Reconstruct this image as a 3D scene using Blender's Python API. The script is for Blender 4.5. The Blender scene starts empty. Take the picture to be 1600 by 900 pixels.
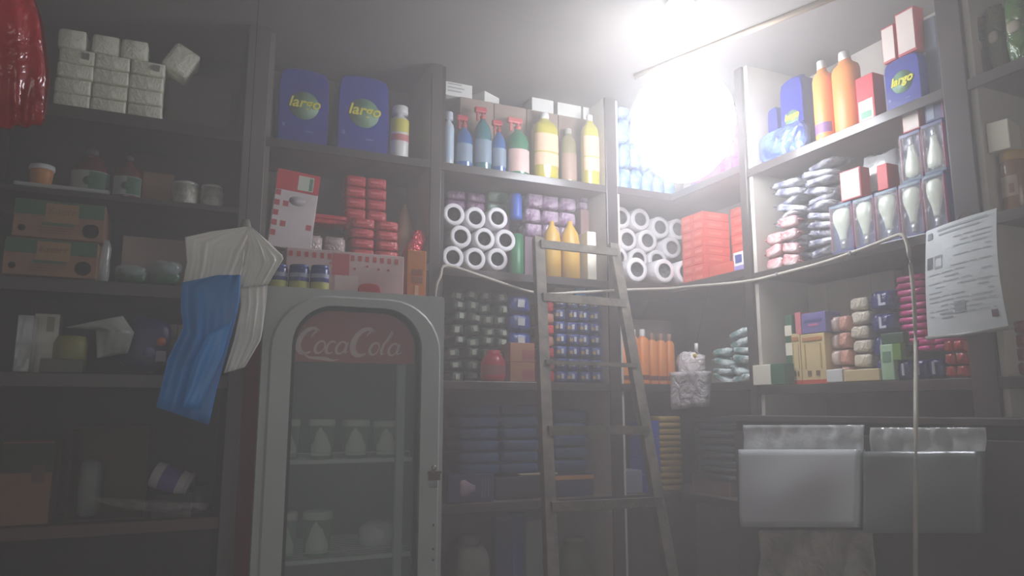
import bpy, bmesh, math, random
from mathutils import Vector, Matrix
random.seed(7)
SC = bpy.context.scene
COL = SC.collection
PI = math.pi
# ------------------------------------------------------------------ camera, light, exposure
FPX, PSI, PIT, EYE = 1160.0, math.radians(24.5), math.radians(9.3), 1.5
cd = bpy.data.cameras.new('camera'); cd.sensor_width = 36; cd.lens = 36*FPX/1600; cd.clip_start = .02
cam = bpy.data.objects.new('camera', cd); COL.objects.link(cam)
cam.location = (0, 0, EYE); cam.rotation_euler = (PI/2+PIT, 0, -PSI); SC.camera = cam
SC.view_settings.view_transform = 'Standard'; SC.view_settings.look = 'None'
SC.view_settings.gamma = 1; SC.view_settings.use_curve_mapping = False
SC.view_settings.exposure = 0.0
w = bpy.data.worlds.new('world'); SC.world = w; w.use_nodes = True
w.node_tree.nodes['Background'].inputs[0].default_value = (.75, .85, 1, 1)
w.node_tree.nodes['Background'].inputs[1].default_value = .6
BULB_POS = (1.74, 2.22, 2.60); BULB_STRENGTH = 35.0
BULB2_STRENGTH = 3.0
HAZE_DENSITY = .19; HAZE_G = .3
wv = w.node_tree.nodes.new('ShaderNodeVolumeScatter'); wv.inputs['Color'].default_value = (1, .985, .965, 1)   # scattering volume added to imitate lens veil and the lamp's bloom
wv.inputs['Density'].default_value = HAZE_DENSITY; wv.inputs['Anisotropy'].default_value = HAZE_G
w.node_tree.links.new(wv.outputs[0], w.node_tree.nodes['World Output'].inputs['Volume'])
ld = bpy.data.lights.new('doorway_daylight', 'AREA'); ld.shape = 'RECTANGLE'; ld.size = 2.2; ld.size_y = 1.5
ld.energy = 47; ld.color = (1, .97, .92)
lo = bpy.data.objects.new('doorway_daylight', ld); COL.objects.link(lo)
lo.location = (-.2, -2.55, 1.6); lo.rotation_euler = (PI/2, 0, 0)   # in the shop's open doorway behind the camera
SC.cycles.volume_bounces = 1; SC.cycles.max_bounces = 8; SC.cycles.transparent_max_bounces = 16
SC.cycles.sample_clamp_indirect = 4

# ------------------------------------------------------------------ helpers
R_ = (math.cos(PSI), -math.sin(PSI), 0)
F_ = (math.sin(PSI)*math.cos(PIT), math.cos(PSI)*math.cos(PIT), math.sin(PIT))
U_ = (-math.sin(PSI)*math.sin(PIT), -math.cos(PSI)*math.sin(PIT), math.cos(PIT))
YB, XR = 2.9, 2.19            # front planes of the back-wall and right-wall shelving
DEP = .35
ZA, ZB, ZC, ZD, ZTOP = 2.545, 2.088, 1.618, 1.125, 2.985
def hit(px, py, wall, v):
    """point where the sight line of a photo pixel meets the shelf plane at distance v"""
    a = (px-800)/FPX; b = (450-py)/FPX
    d = [R_[i]*a+U_[i]*b+F_[i] for i in range(3)]
    t = v/(d[1] if wall == 'B' else d[0])
    return Vector((d[0]*t, d[1]*t, EYE+d[2]*t))
BAYS_B = ((-.62, .183), (.288, .937), (1.005, 1.803), (1.886, 2.53))
BAYS_R = ((.53, 1.363), (1.467, 2.34), (2.41, 3.2))
def slot(wall, x0, x1, yt, yb, v=.02, zb=None):
    pl = (YB if wall == 'B' else XR)+v
    xm = (x0+x1)/2
    pb = hit(xm, yb, wall, pl); pt = hit(xm, yt, wall, pl)
    pa = hit(x0, (yt+yb)/2, wall, pl); pc = hit(x1, (yt+yb)/2, wall, pl)
    if v > 0:
        for lo_, hi_ in (BAYS_B if wall == 'B' else BAYS_R):
            i = 0 if wall == 'B' else 1; m_ = (pa[i]+pc[i])/2
            if lo_ < m_ < hi_:
                for P in (pa, pc): P[i] = min(max(P[i], lo_+.004), hi_-.004)
    W = abs(pc.x-pa.x) if wall == 'B' else abs(pc.y-pa.y)
    z = pb.z if zb is None else zb
    c = (pa+pc)/2
    loc = Vector((c.x, c.y, z))
    return loc, (0 if wall == 'B' else -PI/2), W, max(pt.z-z, .01)

def s2l(c):
    c = c/255
    return c/12.92 if c <= .04045 else ((c+.055)/1.055)**2.4
def rgb(c): return (s2l(c[0]), s2l(c[1]), s2l(c[2]), 1)
MATS = {}
def M(name, col=(128, 128, 128), rough=.55, metal=0, bump=0, bs=30, var=.08, vs=8, coat=0, emit=0, col2=None, crink=0, spec=.5):
    if name in MATS: return MATS[name]
    m = bpy.data.materials.new(name); m.use_nodes = True; nt = m.node_tree; N = nt.nodes; L = nt.links
    b = N['Principled BSDF']
    b.inputs['Roughness'].default_value = rough; b.inputs['Metallic'].default_value = metal
    b.inputs['Coat Weight'].default_value = coat; b.inputs['Coat Roughness'].default_value = .12
    b.inputs['Specular IOR Level'].default_value = spec
    tc = N.new('ShaderNodeTexCoord')
    n = N.new('ShaderNodeTexNoise'); n.inputs['Scale'].default_value = vs; n.inputs['Detail'].default_value = 4
    L.new(tc.outputs['Object'], n.inputs['Vector'])
    r = N.new('ShaderNodeValToRGB')
    c = rgb(col); c2 = rgb(col2) if col2 else tuple(min(1, x*(1-var*2.2)) for x in c[:3])+(1,)
    r.color_ramp.elements[0].position = .35; r.color_ramp.elements[1].position = .65
    r.color_ramp.elements[0].color = c2; r.color_ramp.elements[1].color = c
    L.new(n.outputs['Fac'], r.inputs['Fac']); L.new(r.outputs['Color'], b.inputs['Base Color'])
    if bump or crink:
        n2 = N.new('ShaderNodeTexNoise' if not crink else 'ShaderNodeTexVoronoi')
        n2.inputs['Scale'].default_value = bs
        L.new(tc.outputs['Object'], n2.inputs['Vector'])
        bp = N.new('ShaderNodeBump'); bp.inputs['Strength'].default_value = min(1, bump or crink); bp.inputs['Distance'].default_value = .03 if (bump >= .3 and rough <= .35) else .01
        if bump >= .3 and rough <= .35: n2.inputs['Detail'].default_value = 3; n2.inputs['Distortion'].default_value = .8
        L.new(n2.outputs[0], bp.inputs['Height']); L.new(bp.outputs['Normal'], b.inputs['Normal'])
        if coat: L.new(bp.outputs['Normal'], b.inputs['Coat Normal'])
    if emit:
        b.inputs['Emission Color'].default_value = c; b.inputs['Emission Strength'].default_value = emit
    MATS[name] = m; return m
def film(name, col=(230, 235, 240), clear=.7, rough=.12, bump=.6, bs=25):
    """thin clear plastic: part see-through, part glossy and crinkled"""
    if name in MATS: return MATS[name]
    m = bpy.data.materials.new(name); m.use_nodes = True; nt = m.node_tree; N = nt.nodes; L = nt.links
    b = N['Principled BSDF']; b.inputs['Base Color'].default_value = rgb(col); b.inputs['Roughness'].default_value = rough
    b.inputs['Specular IOR Level'].default_value = .9
    t = N.new('ShaderNodeBsdfTransparent'); mx = N.new('ShaderNodeMixShader'); mx.inputs[0].default_value = 1-clear
    tc = N.new('ShaderNodeTexCoord'); n2 = N.new('ShaderNodeTexNoise'); n2.inputs['Scale'].default_value = bs
    L.new(tc.outputs['Object'], n2.inputs['Vector'])
    bp = N.new('ShaderNodeBump'); bp.inputs['Strength'].default_value = bump; bp.inputs['Distance'].default_value = .01
    L.new(n2.outputs[0], bp.inputs['Height']); L.new(bp.outputs['Normal'], b.inputs['Normal'])
    L.new(t.outputs[0], mx.inputs[1]); L.new(b.outputs[0], mx.inputs[2]); L.new(mx.outputs[0], N['Material Output'].inputs['Surface'])
    MATS[name] = m; return m

class MB:
    def __init__(s): s.v = []; s.f = []; s.sm = []
    def add(s, vs, fs, smooth=False, mtx=None):
        o = len(s.v)
        for p in vs: s.v.append(tuple(mtx @ Vector(p)) if mtx else tuple(p))
        for f in fs: s.f.append(tuple(i+o for i in f)); s.sm.append(smooth)
        return s
    def box(s, x0, x1, y0, y1, z0, z1, mtx=None, bv=0):
        if bv:
            bm = bmesh.new(); bmesh.ops.create_cube(bm, size=1)
            for p in bm.verts: p.co = Vector(((x0+x1)/2+p.co.x*(x1-x0), (y0+y1)/2+p.co.y*(y1-y0), (z0+z1)/2+p.co.z*(z1-z0)))
            bmesh.ops.bevel(bm, geom=bm.edges[:], offset=bv, segments=2, affect='EDGES', profile=.5)
            bm.verts.index_update()
            s.add([p.co[:] for p in bm.verts], [[q.index for q in f.verts] for f in bm.faces], False, mtx); bm.free(); return s
        V = [(x, y, z) for z in (z0, z1) for y in (y0, y1) for x in (x0, x1)]
        return s.add(V, [(0, 2, 3, 1), (4, 5, 7, 6), (0, 1, 5, 4), (2, 6, 7, 3), (0, 4, 6, 2), (1, 3, 7, 5)], False, mtx)
    def lathe(s, prof, n=20, sx=1, sy=1, e=1, mtx=None, a0=0, a1=2*PI, cap=True):
        """prof: list of (radius, z); e<1 squares the section off"""
        full = abs(a1-a0-2*PI) < 1e-6; k = n if full else n+1
        V = []; Fs = []
        for r, z in prof:
            for i in range(k):
                a = a0+(a1-a0)*i/n; c, q = math.cos(a), math.sin(a)
                V.append((r*sx*math.copysign(abs(c)**e, c), r*sy*math.copysign(abs(q)**e, q), z))
        for j in range(len(prof)-1):
            for i in range(n):
                i2 = (i+1) % k
                Fs.append((j*k+i, j*k+i2, (j+1)*k+i2, (j+1)*k+i))
        if cap and full:
            if prof[0][0] > 1e-5: Fs.append(tuple(range(k-1, -1, -1)))
            if prof[-1][0] > 1e-5: Fs.append(tuple((len(prof)-1)*k+i for i in range(k)))
        return s.add(V, Fs, True, mtx)
    def tube(s, pts, r, n=8, flat=1):
        pts = [Vector(p) for p in pts]; V = []; Fs = []
        up0 = Vector((0, 0, 1))
        for i, p in enumerate(pts):
            t = (pts[min(i+1, len(pts)-1)]-pts[max(i-1, 0)]).normalized()
            a = t.cross(up0)
            if a.length < .05: a = t.cross(Vector((0, 1, 0)))
            a.normalize(); b = a.cross(t)
            rr = r[i] if isinstance(r, (list, tuple)) else r
            for k in range(n):
                an = 2*PI*k/n; V.append(p+a*math.cos(an)*rr*flat+b*math.sin(an)*rr)
        for j in range(len(pts)-1):
            for k in range(n):
                Fs.append((j*n+k, j*n+(k+1) % n, (j+1)*n+(k+1) % n, (j+1)*n+k))
        Fs.append(tuple(range(n-1, -1, -1))); Fs.append(tuple((len(pts)-1)*n+k for k in range(n)))
        return s.add(V, Fs, True)
    def pillow(s, w, h, d, e=.4, nu=14, nv=9, mtx=None, fins=0, rnd=0):
        """soft wrapped pack, base at z=0, centred on x and y, optional crimped end fins"""
        V = []; Fs = []
        def sp(x, q): return math.copysign(abs(x)**q, x)
        for j in range(nv+1):
            ph = -PI/2+PI*j/nv
            for i in range(nu):
                th = 2*PI*i/nu
                x = sp(math.cos(ph), e)*sp(math.cos(th), e); y = sp(math.cos(ph), e)*sp(math.sin(th), e); z = sp(math.sin(ph), e)
                q = 1-random.uniform(0, 2*rnd)
                V.append((x*w/2*q, y*d/2*q, h/2+z*h/2*q))
        for j in range(nv):
            for i in range(nu):
                Fs.append((j*nu+i, j*nu+(i+1) % nu, (j+1)*nu+(i+1) % nu, (j+1)*nu+i))
        s.add(V, Fs, True, mtx)
        if fins:
            for sg in (-1, 1):
                n = 8; V = []; 
                for k in range(n+1):
                    y = -d*.42+d*.84*k/n; zz = h/2+(.0025 if k % 2 else -.0025)
                    V += [(sg*w*.47, y, zz), (sg*(w/2+fins), y, zz)]
                s.add(V, [(2*k, 2*k+1, 2*k+3, 2*k+2) for k in range(n)], False, mtx)
        return s
    def mesh(s, name, mat):
        me = bpy.data.meshes.new(name); me.from_pydata(s.v, [], s.f)
        me.polygons.foreach_set('use_smooth', s.sm)
        if mat: me.materials.append(mat)
        me.update(); return me
    def build(s, name, mat, parent=None, loc=None, rot=None):
        bm = bmesh.new(); me = s.mesh(name, mat); bm.from_mesh(me)
        if not getattr(s, 'openm', False): bmesh.ops.recalc_face_normals(bm, faces=bm.faces[:])
        bm.to_mesh(me); bm.free()
        o = bpy.data.objects.new(name, me); COL.objects.link(o)
        if parent: o.parent = parent
        if loc is not None: o.location = loc
        if rot is not None: o.rotation_euler = rot
        return o
def tag(o, label=None, cat=None, group=None, kind=None):
    if label: o['label'] = label
    if cat: o['category'] = cat
    if group: o['group'] = group
    if kind: o['kind'] = kind
    return o
def thing(name, label, cat, loc, rz=0, group=None, rot=None):
    o = bpy.data.objects.new(name, None); COL.objects.link(o); o.empty_display_size = .05
    o.location = loc; o.rotation_euler = rot if rot else (0, 0, rz)
    return tag(o, label, cat, group)
def copy_tree(o, parent=None):
    c = o.copy(); COL.objects.link(c)
    if parent: c.parent = parent
    for ch in KIDS.get(o.name, [x for x in o.children]): copy_tree(ch, c)
    return c
KIDS = {}
def text(s, size, mat, parent, loc, rot=(PI/2, 0, 0), shear=0, off=0, name='lettering', ext=.0004, wid=None, align='CENTER'):
    cu = bpy.data.curves.new(name, 'FONT'); cu.body = s; cu.size = size; cu.shear = shear; cu.offset = off; cu.extrude = ext
    cu.align_x = align; cu.align_y = 'CENTER'; cu.resolution_u = 3
    o = bpy.data.objects.new('tmp', cu); COL.objects.link(o)
    bpy.context.view_layer.update()
    me = bpy.data.meshes.new_from_object(o.evaluated_get(bpy.context.evaluated_depsgraph_get()))
    bpy.data.objects.remove(o)
    me.name = name; me.materials.clear(); me.materials.append(mat)
    o = bpy.data.objects.new(name, me); COL.objects.link(o); o.parent = parent; o.location = loc; o.rotation_euler = rot
    if wid and me.vertices:
        xs = [v.co.x for v in me.vertices]; k = wid/max(1e-4, max(xs)-min(xs)); o.scale = (k, k, 1)
    return o
def struct(o): o['kind'] = 'structure'; return o
ORD = ['first', 'second', 'third', 'fourth', 'fifth', 'sixth', 'seventh', 'eighth', 'ninth', 'tenth', 'eleventh', 'twelfth', 'thirteenth', 'fourteenth']
def rowname(r, n):            # r counted from the bottom
    if n == 1: return ''
    if r == 0: return 'bottom row'
    if r == n-1: return 'top row'
    return ORD[r]+' row up'
def colname(c, n):
    if n == 1: return ''
    if c == 0: return 'leftmost'
    if c == n-1: return 'rightmost'
    return ORD[c]+' from left'
def where(r, n, c, m): return ', '.join(x for x in (rowname(r, n), colname(c, m)) if x)

# ------------------------------------------------------------------ materials
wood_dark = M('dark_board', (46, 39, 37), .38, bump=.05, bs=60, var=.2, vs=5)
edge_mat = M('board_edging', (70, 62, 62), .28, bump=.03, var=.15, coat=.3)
beige = M('cream_laminate', (196, 190, 180), .5, var=.05)
beige_side = M('cream_side_panel', (205, 198, 186), .5, var=.06)
greyback = M('grey_brown_back', (120, 112, 106), .6, var=.1)
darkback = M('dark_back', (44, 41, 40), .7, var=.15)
under = M('shelf_face', (140, 122, 116), .5, var=.1)
white = M('white_plastic', (225, 225, 222), .4)
whitep = M('white_paper', (222, 222, 216), .7, var=.04)
card = M('brown_cardboard', (150, 112, 86), .8, var=.08, vs=20)
black = M('black_plastic', (25, 25, 27), .4)
grey = M('grey_plastic', (130, 134, 138), .45)
print_grey = M('grey_print', (120, 124, 128), .8, var=0)
red = M('red_card', (190, 34, 42), .5)
yel = M('yellow_print', (224, 216, 40), .5, var=0)
teal = M('teal_print', (100, 205, 232), .5, var=0)

# ------------------------------------------------------------------ room shell
ZC_ = ZTOP
def slab(name, x0, x1, y0, y1, z0, z1, mat, parent=None, bv=0):
    o = MB().box(x0, x1, y0, y1, z0, z1, bv=bv).build(name, mat, parent)
    if parent is None: struct(o)
    return o
wallm = M('painted_wall', (150, 146, 138), .8, bump=.1, bs=12, var=.1, vs=3)
ceilm = M('ceiling_paint', (128, 124, 120), .75, bump=.08, bs=8, var=.08, vs=2)
floorm = M('concrete_floor', (88, 84, 80), .7, bump=.15, bs=9, var=.2, vs=3)
slab('floor', -2.1, 2.64, -2.7, 3.36, -.08, 0, floorm)
slab('ceiling', -2.1, 2.64, -2.7, 3.36, ZTOP, ZTOP+.08, ceilm)
slab('wall_back', -2.1, 2.64, 3.28, 3.36, 0, ZTOP, wallm)
slab('wall_right', 2.56, 2.64, -2.7, 3.28, 0, ZTOP, wallm)
slab('wall_left', -2.1, -2.02, -2.7, 3.28, 0, ZTOP, wallm)
fw = MB(); fw.box(-2.02, -1.3, -2.7, -2.62, 0, ZTOP).box(.9, 2.56, -2.7, -2.62, 0, ZTOP).box(-1.3, .9, -2.7, -2.62, 2.4, ZTOP)
struct(fw.build('wall_front', wallm))
dj = MB(); dj.box(-1.36, -1.3, -2.72, -2.58, 0, 2.46).box(.9, .96, -2.72, -2.58, 0, 2.46).box(-1.3, .9, -2.72, -2.58, 2.4, 2.46)
struct(dj.build('door_1', M('door_jamb_paint', (90, 84, 78), .5)))
# a pale batten crossing the ceiling above the hanging bulb
bt = MB(); a = hit(1098, 84, 'B', 2.78); 
bt.tube([(1.80, 2.62, ZTOP-.012), (2.1, 1.75, ZTOP-.012)], .012, 6)
struct(bt.build('trim_1', M('batten_paint', (186, 170, 150), .5)))

# ------------------------------------------------------------------ shelving
def shelving(name_label, group=None, loc=(0, 0, 0)):
    return thing('shelving_unit', name_label, 'shelving', loc)
def shelf_board(u, x0, x1, y0, y1, z, front, mat_top=None, mat_edge=None, th=.024, eh=.034):
    z -= .0025
    """board with its edging as a sub-part; front = 'B' (edge faces -y) or 'R' (faces -x)"""
    b = MB().box(x0, x1, y0, y1, z-th, z).build('shelf', mat_top or under, u)
    e = MB()
    if front == 'B': e.box(x0, x1, y0-.012, y0-.0005, z-eh, z+.001, bv=.002)
    else: e.box(x0-.012, x0-.0005, y0, y1, z-eh, z+.001, bv=.002)
    e.build('edging', mat_edge or edge_mat, b)
    return b
Y1 = 3.26; X1 = 2.545
P12 = (.185, .268); P23 = (.937, .985); P34 = (1.805, 1.865)   # posts between the back-wall bays
# left bay
u = shelving('dark wooden shelving bay at far left holding tissue packs, bottles and cartons', loc=(-.62, YB, 0))
def part(n, x0, x1, y0, y1, z0, z1, mat, u, bv=0):
    o = MB().box(x0, x1, y0, y1, z0, z1, bv=bv).build(n, mat, u); o.matrix_parent_inverse = Matrix.Translation(-Vector(u.location)); return o
def board(u, x0, x1, y0, y1, z, front, **k):
    o = shelf_board(u, x0, x1, y0, y1, z, front, **k); o.matrix_parent_inverse = Matrix.Translation(-Vector(u.location)); return o
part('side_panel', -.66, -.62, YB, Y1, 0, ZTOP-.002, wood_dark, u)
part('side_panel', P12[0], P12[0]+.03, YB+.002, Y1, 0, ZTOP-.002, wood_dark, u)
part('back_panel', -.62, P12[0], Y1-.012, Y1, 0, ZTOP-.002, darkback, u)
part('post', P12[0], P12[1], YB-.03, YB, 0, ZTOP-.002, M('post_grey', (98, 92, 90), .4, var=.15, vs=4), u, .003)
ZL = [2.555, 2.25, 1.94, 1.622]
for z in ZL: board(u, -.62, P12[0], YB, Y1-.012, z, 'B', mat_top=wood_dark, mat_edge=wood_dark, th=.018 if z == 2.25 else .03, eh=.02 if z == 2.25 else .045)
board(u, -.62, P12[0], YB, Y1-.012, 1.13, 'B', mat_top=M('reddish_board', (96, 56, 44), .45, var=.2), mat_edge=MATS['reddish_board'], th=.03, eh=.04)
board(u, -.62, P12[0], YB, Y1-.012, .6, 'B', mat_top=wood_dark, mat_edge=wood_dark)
# second bay (behind the fridge)
u = shelving('shelving bay behind the drinks fridge, cream side panel, blue detergent bags on top shelf', loc=(P12[1], YB, 0))
part('side_panel', P12[1], P12[1]+.02, YB+.002, Y1, 0, ZTOP-.002, greyback, u)
part('side_panel', P23[0], P23[0]+.02, YB+.002, Y1, 0, ZTOP-.002, beige_side, u)
part('back_panel', P12[1], P23[0], Y1-.012, Y1, 0, ZTOP-.002, greyback, u)
part('post', P23[0], P23[1], YB-.014, YB, 0, ZTOP-.002, edge_mat, u, .003)
for z in (ZA, ZB+.012, ZC, ZD): board(u, P12[1], P23[0], YB, Y1-.012, z, 'B')
# third bay
u = shelving('shelving bay behind the wooden ladder with cleaning bottles on its top shelf', loc=(P23[1], YB, 0))
part('side_panel', P23[1], P23[1]+.02, YB+.002, Y1, 0, ZTOP-.002, wood_dark, u)
part('side_panel', P34[0], P34[0]+.02, YB+.002, Y1, 0, ZTOP-.002, beige_side, u)
part('back_panel', P23[1], P34[0], Y1-.012, Y1, 0, ZTOP-.002, greyback, u)
part('post', P34[0], P34[1], YB-.014, YB, 0, ZTOP-.002, edge_mat, u, .003)
for z in (ZA, ZB, ZC, ZD, .6): board(u, P23[1], P34[0], YB, Y1-.012, z, 'B')
# corner bay, L-shaped boards
YP = (2.362, 2.407)
u = shelving('corner shelving bay with paper rolls and orange cartons, L-shaped boards', loc=(P34[1], YB, 0))
part('side_panel', P34[1], P34[1]+.02, YB+.002, Y1, 0, ZTOP-.002, beige_side, u)
part('back_panel', P34[1], X1, Y1-.012, Y1, 0, ZTOP-.002, greyback, u)
part('back_panel', X1-.012, X1, YP[1], Y1-.012, 0, ZTOP-.002, beige, u)
part('side_panel', XR+.002, X1-.012, YP[1]-.02, YP[1], 0, ZTOP-.002, beige_side, u)
part('post', XR-.014, XR, YP[0], YP[1], 0, ZTOP-.002, edge_mat, u, .003)
for z in (2.55, ZB+.004, ZC, ZD, .6):
    z -= .0025; b = MB(); V = [(P34[1], YB), (XR, YB), (XR, YP[1]), (X1-.012, YP[1]), (X1-.012, Y1-.012), (P34[1], Y1-.012)]
    n = len(V); b.add([(x, y, z-.024) for x, y in V]+[(x, y, z) for x, y in V], [tuple(range(n-1, -1, -1)), tuple(range(n, 2*n))]+[(i, (i+1) % n, n+(i+1) % n, n+i) for i in range(n)])
    o = b.build('shelf', under, u); o.matrix_parent_inverse = Matrix.Translation(-Vector(u.location))
    e = MB().box(P34[1], XR-.012, YB-.012, YB-.0005, z-.034, z+.001, bv=.002).box(XR-.012, XR-.0005, YP[1], YB-.0005, z-.034, z+.001, bv=.002)
    e.build('edging', edge_mat, o)
# right bay
YQ = (1.385, 1.465)
u = shelving('shelving bay on the right wall with light bulb boxes and blue packs', loc=(XR, YP[0], 0))
part('side_panel', XR+.002, X1-.012, YP[0]-.02, YP[0], 0, ZTOP-.002, beige_side, u)
part('side_panel', XR+.002, X1-.012, YQ[1]-.018, YQ[1], 0, ZTOP-.002, beige_side, u)
part('back_panel', X1-.012, X1, YQ[1], YP[0], 0, ZTOP-.002, beige, u)
part('post', XR-.014, XR, YQ[0], YQ[1], 0, ZTOP-.002, edge_mat, u, .003)
ZAR, ZBR, ZCR = 2.515, 2.063, 1.596
for z in (ZAR, ZBR, ZCR, .9): board(u, XR, X1-.012, YQ[1], YP[0], z, 'R')
# far right bay
u = shelving('dim shelving bay at far right edge with jar and snack bags', loc=(XR, YQ[0], 0))
part('side_panel', XR+.002, X1-.012, YQ[0]-.02, YQ[0], 0, ZTOP-.002, beige_side, u)
part('side_panel', XR, X1, .5, .53, 0, ZTOP-.002, wood_dark, u)
part('back_panel', X1-.012, X1, .53, YQ[0], 0, ZTOP-.002, greyback, u)
for z in (2.51, 2.075, ZCR, 1.1): board(u, XR, X1-.012, .53, YQ[0], z, 'R')

# ------------------------------------------------------------------ generic goods
CACHE = {}
def cached(key, fn, name, mat, parent, loc=(0, 0, 0), rot=(0, 0, 0), scale=None):
    if key not in CACHE:
        o = fn().build(name, mat, parent, loc, rot); CACHE[key] = o.data
    else:
        o = bpy.data.objects.new(name, CACHE[key]); COL.objects.link(o); o.parent = parent; o.location = loc; o.rotation_euler = rot
    if scale: o.scale = scale
    return o
def rk(*a): return tuple(round(x, 3) if isinstance(x, float) else x for x in a)
def panel(t, W, fx0, fx1, z0, z1, mat, name='label_panel', y=0):
    return MB().box(-W/2+fx0*W, -W/2+fx1*W, y-.0012, y-.0002, z0, z1).build(name, mat, t)
def carton(wall, px, v, zb, D, mat, label, cat='box', name='carton', panels=(), group=None, tilt=0, lid=None, turn=0, flap=True):
    loc, rz, W, H = slot(wall, px[0], px[1], px[2], px[3], v, zb)
    t = thing(name, label, cat, loc, rz, group)
    if turn or tilt: t.rotation_euler = (0, tilt, rz+turn)
    if turn or tilt: t.location.z += abs(math.sin(tilt))*W/2
    if v+D > .344: D = .344-v
    MB().box(-W/2, W/2, 0, D, 0, H, bv=min(.003, H*.1)).build('body', mat, t)
    if flap:
        MB().box(-W/2+.002, W/2-.002, D*.5-.001, D*.5+.001, H-.0005, H+.0006).build('flap_seam', M('seam_tape', (168, 150, 120), .4), t)
    for i, p in enumerate(panels):
        o = panel(t, W, p[0], p[1], p[2]*H, p[3]*H, p[4], p[5] if len(p) > 5 else 'label_panel', -.0004*i)
    return t, W, H
def bottle(wall, px, v, zb, mat, label, prof, capmat, cat='bottle', lab=None, sy=.8, e=1, name='bottle', group=None, cap=(.32, .12), n=20, trigger=None, labmat=None, handle=False):
    """prof: list of (fraction of half width, fraction of height); cap=(radius fraction, height fraction)"""
    loc, rz, W, H = slot(wall, px[0], px[1], px[2], px[3], v, zb)
    r = W/2; loc = loc.copy(); D = r*sy
    if wall == 'B': loc.y += D
    else: loc.x += D
    t = thing(name, label, cat, loc, rz, group)
    body_h = H*(1-cap[1]) if capmat else H
    MB().lathe([(a*r, b*body_h) for a, b in prof], n, 1, sy, e).build('body', mat, t)
    if capmat:
        if trigger:
            m = MB(); m.lathe([(r*.3, body_h-.004), (r*.3, body_h+.012), (r*.16, body_h+.016), (r*.16, body_h+.03)], 12)
            m.box(-r*.95, r*.4, -.012, .012, body_h+.026, body_h+.052, bv=.005)
            m.box(-r*.75, -r*.5, -.006, .006, body_h-.012, body_h+.03, bv=.003)
            m.build('trigger', trigger, t)
        else:
            ch = H*cap[1]
            MB().lathe([(cap[0]*r, body_h-.002), (cap[0]*r*1.02, body_h+ch*.1), (cap[0]*r*.98, body_h+ch*.9), (cap[0]*r*.8, body_h+ch)], 16).build('cap', capmat, t)
    if lab:   # (z0, z1, material)
        for z0, z1, lm in ([lab] if not isinstance(lab, list) else lab):
            rr = max(a for a, b in prof)*r*1.012
            MB().lathe([(rr, z0*H), (rr, z1*H)], 14, 1, sy, e, a0=-PI*.9, a1=-PI*.1, cap=False).build('label', lm, t)
    return t, W, H
P_ROUND = [(.9, 0), (.98, .02), (1, .05), (1, .62), (.9, .74), (.6, .86), (.33, .93), (.3, 1)]
P_TALL = [(.92, 0), (1, .02), (1, .8), (.9, .88), (.5, .95), (.36, .98), (.34, 1)]
P_WAIST = [(.9, 0), (1, .03), (1, .3), (.9, .5), (.98, .7), (.85, .82), (.45, .93), (.3, .96), (.3, 1)]
P_JUG = [(.93, 0), (1, .03), (1, .55), (.9, .7), (.62, .85), (.3, .95), (.28, 1)]
def packs(wall, px, cols, rows, v, zb, D, mats, label, cat, name, group, fins=0, e=.4, jit=.004, rnd=.02, gap=.98, skip=(), ztop=None, strip=None, tumble=0, strip_p=1):
    """a stack of soft wrapped packs, each its own thing; front faces on the plane"""
    loc, rz, W, H = slot(wall, px[0], px[1], px[2], px[3], v, zb)
    w = W/cols; h = H/rows; out = []
    dx = Vector((1, 0, 0)) if wall == 'B' else Vector((0, -1, 0)); dy = Vector((0, 1, 0)) if wall == 'B' else Vector((1, 0, 0))
    for r in range(rows):
        for c in range(cols):
            if (r, c) in skip: continue
            p = loc+dx*(-W/2+w*(c+.5)+random.uniform(-jit, jit)*.5)+dy*(D/2+random.uniform(0, jit))+Vector((0, 0, h*r+.0005))
            t = thing(name, (label+' '+where(r, rows, c, cols)).strip().rstrip(','), cat, p, rz+random.uniform(-1, 1)*jit*4, group)
            if tumble: t.rotation_euler = (random.uniform(-1, 1)*tumble*.5, random.uniform(-1, 1)*tumble, t.rotation_euler.z+random.uniform(-1, 1)*tumble); t.scale = (random.uniform(.88, 1.04), .96, random.uniform(.8, 1))
            m = mats[(r*cols+c) % len(mats)] if isinstance(mats, (list, tuple)) else mats
            var = random.randrange(3)
            cached(rk('pk', name, w, h, D, fins, e, var, m.name), lambda: MB().pillow(w*gap, h*min(gap, .965), D, e, rnd=rnd, fins=fins), 'wrapper', m, t)
            if strip and random.random() <= strip_p:   # (fx0,fx1,fz0,fz1,mat): printed panel standing just proud of the face
                for s_ in ([strip] if not isinstance(strip, list) else strip):
                    cached(rk('st', w, h, D, s_[0], s_[1], s_[2], s_[3], s_[4].name), lambda: MB().box(-w/2+s_[0]*w, -w/2+s_[1]*w, -D/2-.0015, -D/2+.003, h*s_[2], h*s_[3]), 'printed_panel', s_[4], t)
            out.append(t)
    return out
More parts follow.
